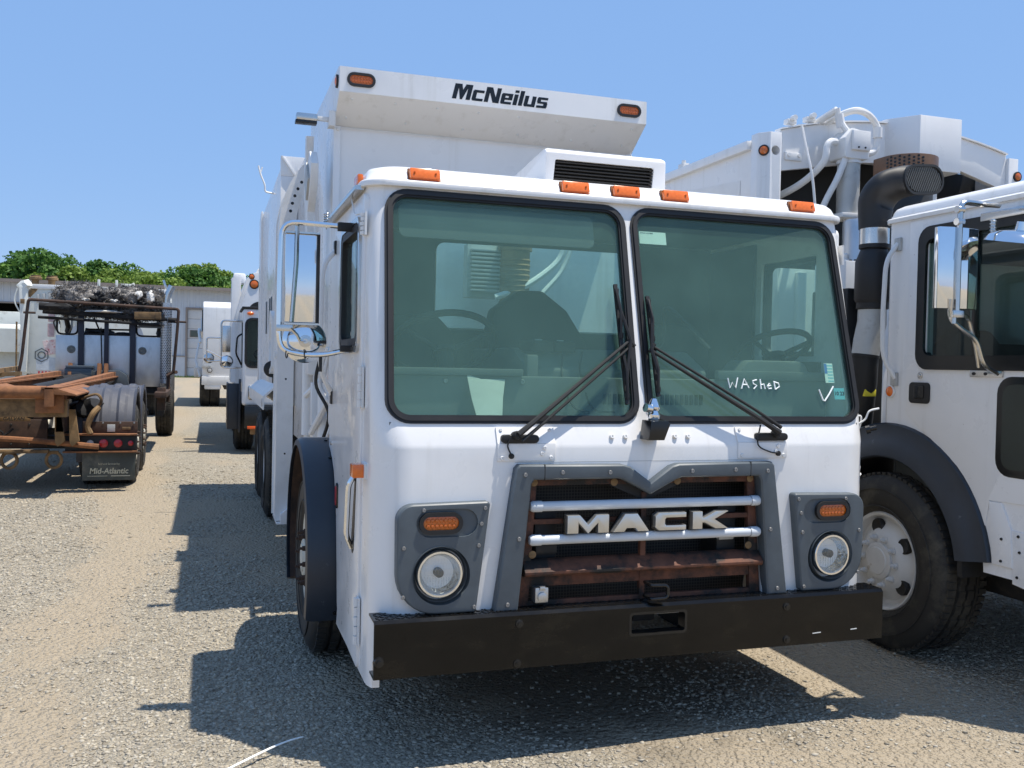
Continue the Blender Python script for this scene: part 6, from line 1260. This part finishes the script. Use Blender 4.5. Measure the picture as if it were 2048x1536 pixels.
    for c, r in (((-4.25, 2.78), (.46, .52, .27)), ((-3.42, 2.78), (.46, .52, .24)), ((-3.0, 2.78), (.30, .47, .22)), ((-3.83, 2.70), (.38, .47, .15)), ((-4.15, 2.55), (.6, .37, .12)), ((-3.3, 2.50), (.6, .37, .12))): fluff(b, (W(c[0]), yc+.35, c[1]), r, 3600, rg2, .05)
    stuff(ob('charred_fibres', b, ASH, t))
    b = BM()
    for c, r in (((-3.80, 2.73), (.06, .1, .05)), ((-4.08, 2.72), (.10, .1, .03)), ((-2.95, 2.82), (.07, .1, .13)), ((-3.16, 2.85), (.07, .1, .08)), ((-3.6, 2.72), (.08, .1, .03)), ((-3.75, 2.51), (.35, .1, .025))): lump(b, (W(c[0]), yc-.08, c[1]), r, int(abs(c[0]*90)), .25, 2)
    ob('ash_patch', b, ASHW, t)
    b = BM(); lump(b, (W(-3.86), yc-.14, 2.76), (.12, .12, .10), 77, .35, 3); lump(b, (W(-4.3), yc-.02, 2.68), (.3, .1, .05), 78, .3, 2); lump(b, (W(-3.4), yc-.02, 2.67), (.3, .1, .05), 79, .3, 2); lump(b, (W(-3.98), yc+.8, 2.10), (.3, .3, .08), 33, .4, 2); lump(b, (W(-3.5), yc+.9, 2.08), (.2, .3, .06), 34, .4, 2); stuff(ob('char_lump', b, CHAR, t))
    b = BM(); box(b, cw0, cw1, yc+.05, yc+1.9, .95, 1.1, .02); prism(b, [(yc+.04, 1.1), (yc+.04, 2.02), (yc+.3, 2.0), (yc+.5, 1.6), (yc+1.9, 1.3), (yc+1.9, 1.1)], 'x', cw1-.05, cw1-.01); prism(b, [(yc+1.3, 1.1), (yc+1.3, 1.9), (yc+1.9, 1.5), (yc+1.9, 1.1)], 'x', cw0, cw0+.05); ob('cab_shell', b, CHAR, t)
    for x in (cw0+.05, cw1-.08): b = BM(); tube(b, [(x, yc+1.5, 1.9), (x, yc+1.3, 2.2), (x, yc+.8, 2.5)], .05, 8); lump(b, (x, yc+1.3, 2.15), (.06, .1, .2), 6, .4, 2); ob('burnt_pillar', b, CHAR, t)
    # exhaust stack with perforated guard
    ex = W(-2.66); b = BM(); lathe(b, [(.10, 1.15), (.10, 2.72), (0, 2.72)], (ex, yc-.02, 0), (0, 0, 1), 20); gd = ob('exhaust_guard', b, ALU, t); b = BM()
    for j in range(44):
        for i in range(9):
            a = R(185+i*21+(10 if j % 2 else 0)); lathe(b, [(.011, 0), (.011, .003), (0, .003)], (ex+.10*math.cos(a), yc-.02+.10*math.sin(a), 1.25+j*.032), (math.cos(a), math.sin(a), 0), 6)
    stuff(ob('guard_holes', b, BLACK, gd))
    b = BM(); tube(b, [(ex, yc, 2.6), (ex, yc, 2.78), (ex+.03, yc, 2.90), (ex+.10, yc, 3.05)], [.062, .062, .065, .07], 16); ob('exhaust_pipe', b, STEEL, t)
    b = BM(); box(b, W(-4.42), W(-3.95), yc-.35, yc-.1, 1.26, 1.42, .02); box(b, W(-4.40), W(-3.94), yc-.36, yc-.09, 1.42, 1.47, .008); ob('tool_box', b, GREYPL, t)
    b = BM(); prism(b, [(W(-4.1), 1.36), (W(-3.5), 1.40), (W(-3.35), 1.30), (W(-3.3), 1.08), (W(-4.1), 1.08)], 'y', yc-.2, yc-.06, .02); ob('catwalk_panel', b, GREYPL, t)
    b = BM(); tube(b, [(W(-2.6), yc-.3, .8), (W(-2.6), yc-.3, 1.35), (W(-2.45), yc-.5, 1.38)], .035, 8); box(b, W(-2.75), W(-2.55), yc-2.2, yc-.3, .95, 1.05, .01); box(b, W(-2.72), W(-2.58), yc-1.9, yc-1.8, .72, 1.12, .01); ob('side_step', b, RUSTB, t)
    b = BM(); prism(b, [(yc-.6, .55), (yc-.6, .95), (yc+.2, .95), (yc+.1, .6)], 'x', W(-2.78), W(-2.66), .02); ob('battery_box', b, BLACKM, t)
FENDER2 = pm('faded_grey_fender', (.062, .064, .078), .55, var=.14, vs_=5, spot=(.12, .115, .115), sscale=6)
MUDF = pm('mud_flap_rubber', (.055, .065, .06), .7, var=.3, vs_=4, spot=(.13, .125, .10), sscale=5, slo=.5, shi=.7)
FLAPT = pm('flap_print_cream', (.50, .48, .36), .8, var=.2, vs_=30)
VENTG = pm('tarnished_vent', (.16, .17, .16), .6, var=.3, vs_=20)
NAVY = pm('navy_steel', (.018, .022, .038), .55, var=.2)
burnt_truck()

# ------------------------------------------------------------------ white trucks beyond the burnt one
def white_wreck():
    X0, Y0 = -4.9, 24
    t = thing('garbage_truck', 'worn white garbage truck body with torn paper labels beyond the burnt cab', 'truck', (X0, Y0, 0))
    W = lambda x: x-X0
    b = BM(); prism(b, [(W(-6.55), 1.15), (W(-6.4), 3.2), (W(-6.15), 3.48), (W(-3.02), 3.54), (W(-3.0), 1.15)], 'y', 0, 4.5, .02); bd = ob('packer_body', b, CREAM2, t)
    b = BM(); box(b, W(-6.5), W(-3.02), -.04, .0, 3.42, 3.54, .01); ob('top_rail', b, WHITE2, bd)
    for x in (-5.72, -5.45, -5.2): b = BM(); box(b, W(x)-.05, W(x)+.05, -.08, 0, 1.15, 3.5, .01); ob('body_rib', b, CREAM2, bd)
    b = BM(); prism(b, [(W(-6.64), 3.45), (W(-6.45), 3.5), (W(-6.4), 2.6), (W(-6.45), 1.2), (W(-6.62), 1.2), (W(-6.6), 2.4)], 'y', -.25, -.1, .02); ob('corner_beam', b, CREAM2, bd)
    b = BM(); lump(b, (W(-6.55), -.15, 3.48), (.14, .12, .13), 3, .3, 2); tube(b, catmull([(W(-6.68), -.2, 3.4), (W(-6.75), -.2, 3.1), (W(-6.66), -.2, 2.85), (W(-6.55), -.2, 2.7)]), .02, 6); ob('hose_fitting', b, CREAM2, bd)
    for x in (-6.35, -5.95): b = BM(); tube(b, [(W(x)-.12, .3, 3.2), (W(x), .3, 3.5), (W(x)+.02, .3, 3.72)], .09, 10); lathe(b, [(.16, 0), (.16, .06), (.13, .08), (.13, .12), (0, .12)], (W(x)+.02, .3, 3.68), (0, 0, 1), 12); ob('exhaust_cap', b, RUSTT, bd)
    b = BM(); box(b, W(-6.6), W(-6.5), -.28, -.24, 3.0, 3.12, .01); ob('side_lamp', b, RUSTT, bd)
    for i in range(6): b = BM(); box(b, W(-6.25)+i*.14, W(-6.19)+i*.14, -.03, .0, 3.05+i*.04, 3.28+i*.03, .01); ob('vent_slot', b, GREYP, bd)
    round_lamp(t, (W(-5.16), -.01, 3.33), (0, -1, 0), .05, REDL, 'marker_light')
    for x in (-4.75, -4.3): b = BM(); box(b, W(x)-.03, W(x)+.03, .1, .2, 3.54, 3.75, .01); ob('lid_lug', b, CREAM2, bd)
    b = BM(); box(b, W(-4.2), W(-3.9), .1, .3, 3.54, 3.66, .02); tube(b, [(W(-3.98), .2, 3.6), (W(-3.88), .2, 3.68), (W(-3.86), .2, 3.5)], .04, 8); ob('lid_latch', b, CREAM2, bd)
    b = BM(); box(b, -.03, .03, -.03, .03, 0, .34, .006, M=Matrix.Translation((W(-3.0), .3, 3.5)) @ Matrix.Rotation(-.3, 4, 'Y')); ob('steel_bar', b, STEEL, bd)
    for k, (x0, x1, z0, z1) in enumerate(((-5.98, -5.82, 2.15, 2.50), (-5.97, -5.81, 2.55, 2.80), (-5.96, -5.84, 2.85, 3.0))): b = BM(); box(b, W(x0), W(x1), -.012, 0, z0, z1); ob('faded_label', b, FADED, bd)
    b = BM(); prism(b, [(W(-6.10), 2.02), (W(-5.70), 2.10), (W(-5.66), 1.70), (W(-6.02), 1.66)], 'y', -.02, 0); ob('torn_notice', b, PINKP, bd)
    b = BM(); box(b, W(-6.25), W(-5.6), -.015, 0, 1.25, 1.58); ob('smeared_panel', b, GREYB, bd)
    b = BM(); band(b, circle_pts(W(-6.12), 1.65, .10, 20), circle_pts(W(-6.12), 1.65, .075, 20), 'y', -.03, 0); band(b, [(W(-6.12)+.19*math.cos(R(a)), 1.65+.19*math.sin(R(a))) for a in range(30, 390, 60)], [(W(-6.12)+.165*math.cos(R(a)), 1.65+.165*math.sin(R(a))) for a in range(30, 390, 60)], 'y', -.02, 0); ob('hex_badge', b, GREYPL, bd)
    b = BM()
    for i in range(9): box(b, W(-6.2)+i*.085, W(-6.16)+i*.085, -.02, 0, 1.16, 1.22)
    ob('hazard_tape', b, REDL, bd)
    b = BM(); tube(b, catmull([(W(-5.75), -.05, 2.3), (W(-5.82), -.1, 2.55), (W(-5.7), -.08, 2.6), (W(-5.68), -.05, 2.4)]), .02, 6); tube(b, [(W(-5.62), -.06, 1.3), (W(-5.5), -.06, 1.7)], .03, 6); ob('dangling_cable', b, BLACKM, bd)
    b = BM(); box(b, W(-5.9), W(-2.9), .3, 4.3, .6, 1.15, .03); ob('chassis', b, DARK, t)
    for y in (1.2, 2.5):
        for s in (-1, 1): wheel(t, s*1.25+.35, y, s, 'dual', WHEELD, False)
    b = BM(); tube(b, [(W(-5.35), -.3, 1.0), (W(-5.35), -.3, 2.9)], .03, 8); tube(b, [(W(-4.72), -.3, 1.0), (W(-4.70), -.3, 2.3)], .03, 8); ob('guide_pole', b, GREYPL, t)
CREAM2 = pm('weathered_white', (.66, .67, .62), .55, var=.1, vs_=2, spot=(.36, .33, .27), sscale=2.2, slo=.56, shi=.72)
FADED = pm('faded_red_print', (.45, .33, .34), .8, var=.2, vs_=14)
PINKP = pm('sun_bleached_notice', (.68, .55, .53), .85, var=.15, vs_=18, spot=(.5, .15, .15), sscale=22, slo=.55, shi=.62)
GREYB = pm('smeared_blue_grey', (.48, .52, .56), .6, var=.15, vs_=6)
white_wreck()
def left_truck():
    X0, Y0 = -8.1, 27
    t = thing('old_truck', 'old cream truck cab with tall side mirror in front of the dark workshop doorway', 'truck', (X0, Y0, 0))
    W = lambda x: x-X0; zf = 1.08
    b = BM(); prism(b, roundpoly([(0, .7), (0, 1.7), (.25, 2.55), (1.8, 2.55), (1.8, .7)], [.02, .1, .12, .1, .02], 4), 'x', -1.15, 1.15, .03); cb = ob('cab_body', b, CREAM2, t)
    c = BM(); prism(c, rrect(.45, 1.35, 1.6, 2.35, .06), 'x', -2, 2); c2 = BM(); prism(c2, rrect(-1.0, 1.0, 1.72, 2.4, .06), 'y', -.3, .5); c3 = BM(); box(c3, -1.08, 1.08, .32, 1.7, .8, 2.45); cut(cb, [c3, c, c2])
    for s in (-1, 1): b = BM(); prism(b, rrect(.45, 1.35, 1.6, 2.35, .06), 'x', s*1.12, s*1.13); ob('side_window', b, GLASSD, t)
    b = BM(); prism(b, [(-1.0, .02), (1.0, .02), (1.0, .23), (-1.0, .23)], (lambda a, q, h: Vector((a, q+h, 1.72+(q-.02)*3.2))), 0, .008); ob('windshield', b, GLASSD, t)
    b = BM(); tube(b, smoothpath([(1.15, .3, 2.45), (1.42, .2, 2.45), (1.42, .2, 1.75), (1.15, .3, 1.7)], .06), .02, 8); mr = ob('mirror_arm', b, CREAM2, t); b = BM(); box(b, 1.28, 1.56, .16, .22, 1.72, 2.42, .04, seg=3); ob('mirror_head', b, CREAM2, mr); b = BM(); box(b, 1.34, 1.50, .145, .165, 1.86, 2.30, .01); ob('mirror_glass', b, GLASSD, mr)
    b = BM(); box(b, -1.2, 1.2, -.15, 0, .5, .8, .02); ob('bumper', b, RUSTT, t); b = BM(); box(b, -.5, .5, .2, 7, .6, 1.0, .02); ob('chassis', b, DARK, t)
    for s in (-1, 1):
        b = BM(); lathe(b, [(.09, 0), (.09, .03), (.06, .04), (0, .045)], (s*.85, 0, 1.05), (0, -1, 0), 16); ob('headlight', b, LAMPW, t); wheel(t, s*1.15, 1.0, s, 'steer', WHEELD, False); wheel(t, s*1.15, 5.5, s, 'dual', WHEELD, False)
    b = BM(); prism(b, [(-1.2, 1.1), (-1.2, 3.0), (1.2, 3.0), (1.2, 1.1)], 'y', 2.2, 7.0, .03); ob('cargo_body', b, CREAM2, t)
    for x in (W(-7.15), W(-6.85)): b = BM(); tube(b, [(x, -.6, .05), (x, -.6, 2.6)], .025, 8); ob('guard_pole', b, RUSTT, t)
left_truck()
# straw-coloured strap on the gravel
b = BM(); pts = catmull([(-1.80, .11, .03), (-1.728, .17, .034), (-1.60, .285, .036), (-1.52, .35, .034), (-1.453, .396, .028)], 6)
sweep(b, [(p, Vector((1, -.5, 0)).normalized(), Vector((0, 0, 1))) for p in pts], [(-.006, 0), (.006, 0), (.006, .003), (-.006, .003)])
tag(ob('plastic_strap', b, PAPER), 'thin white plastic strap lying on the gravel', 'strap')
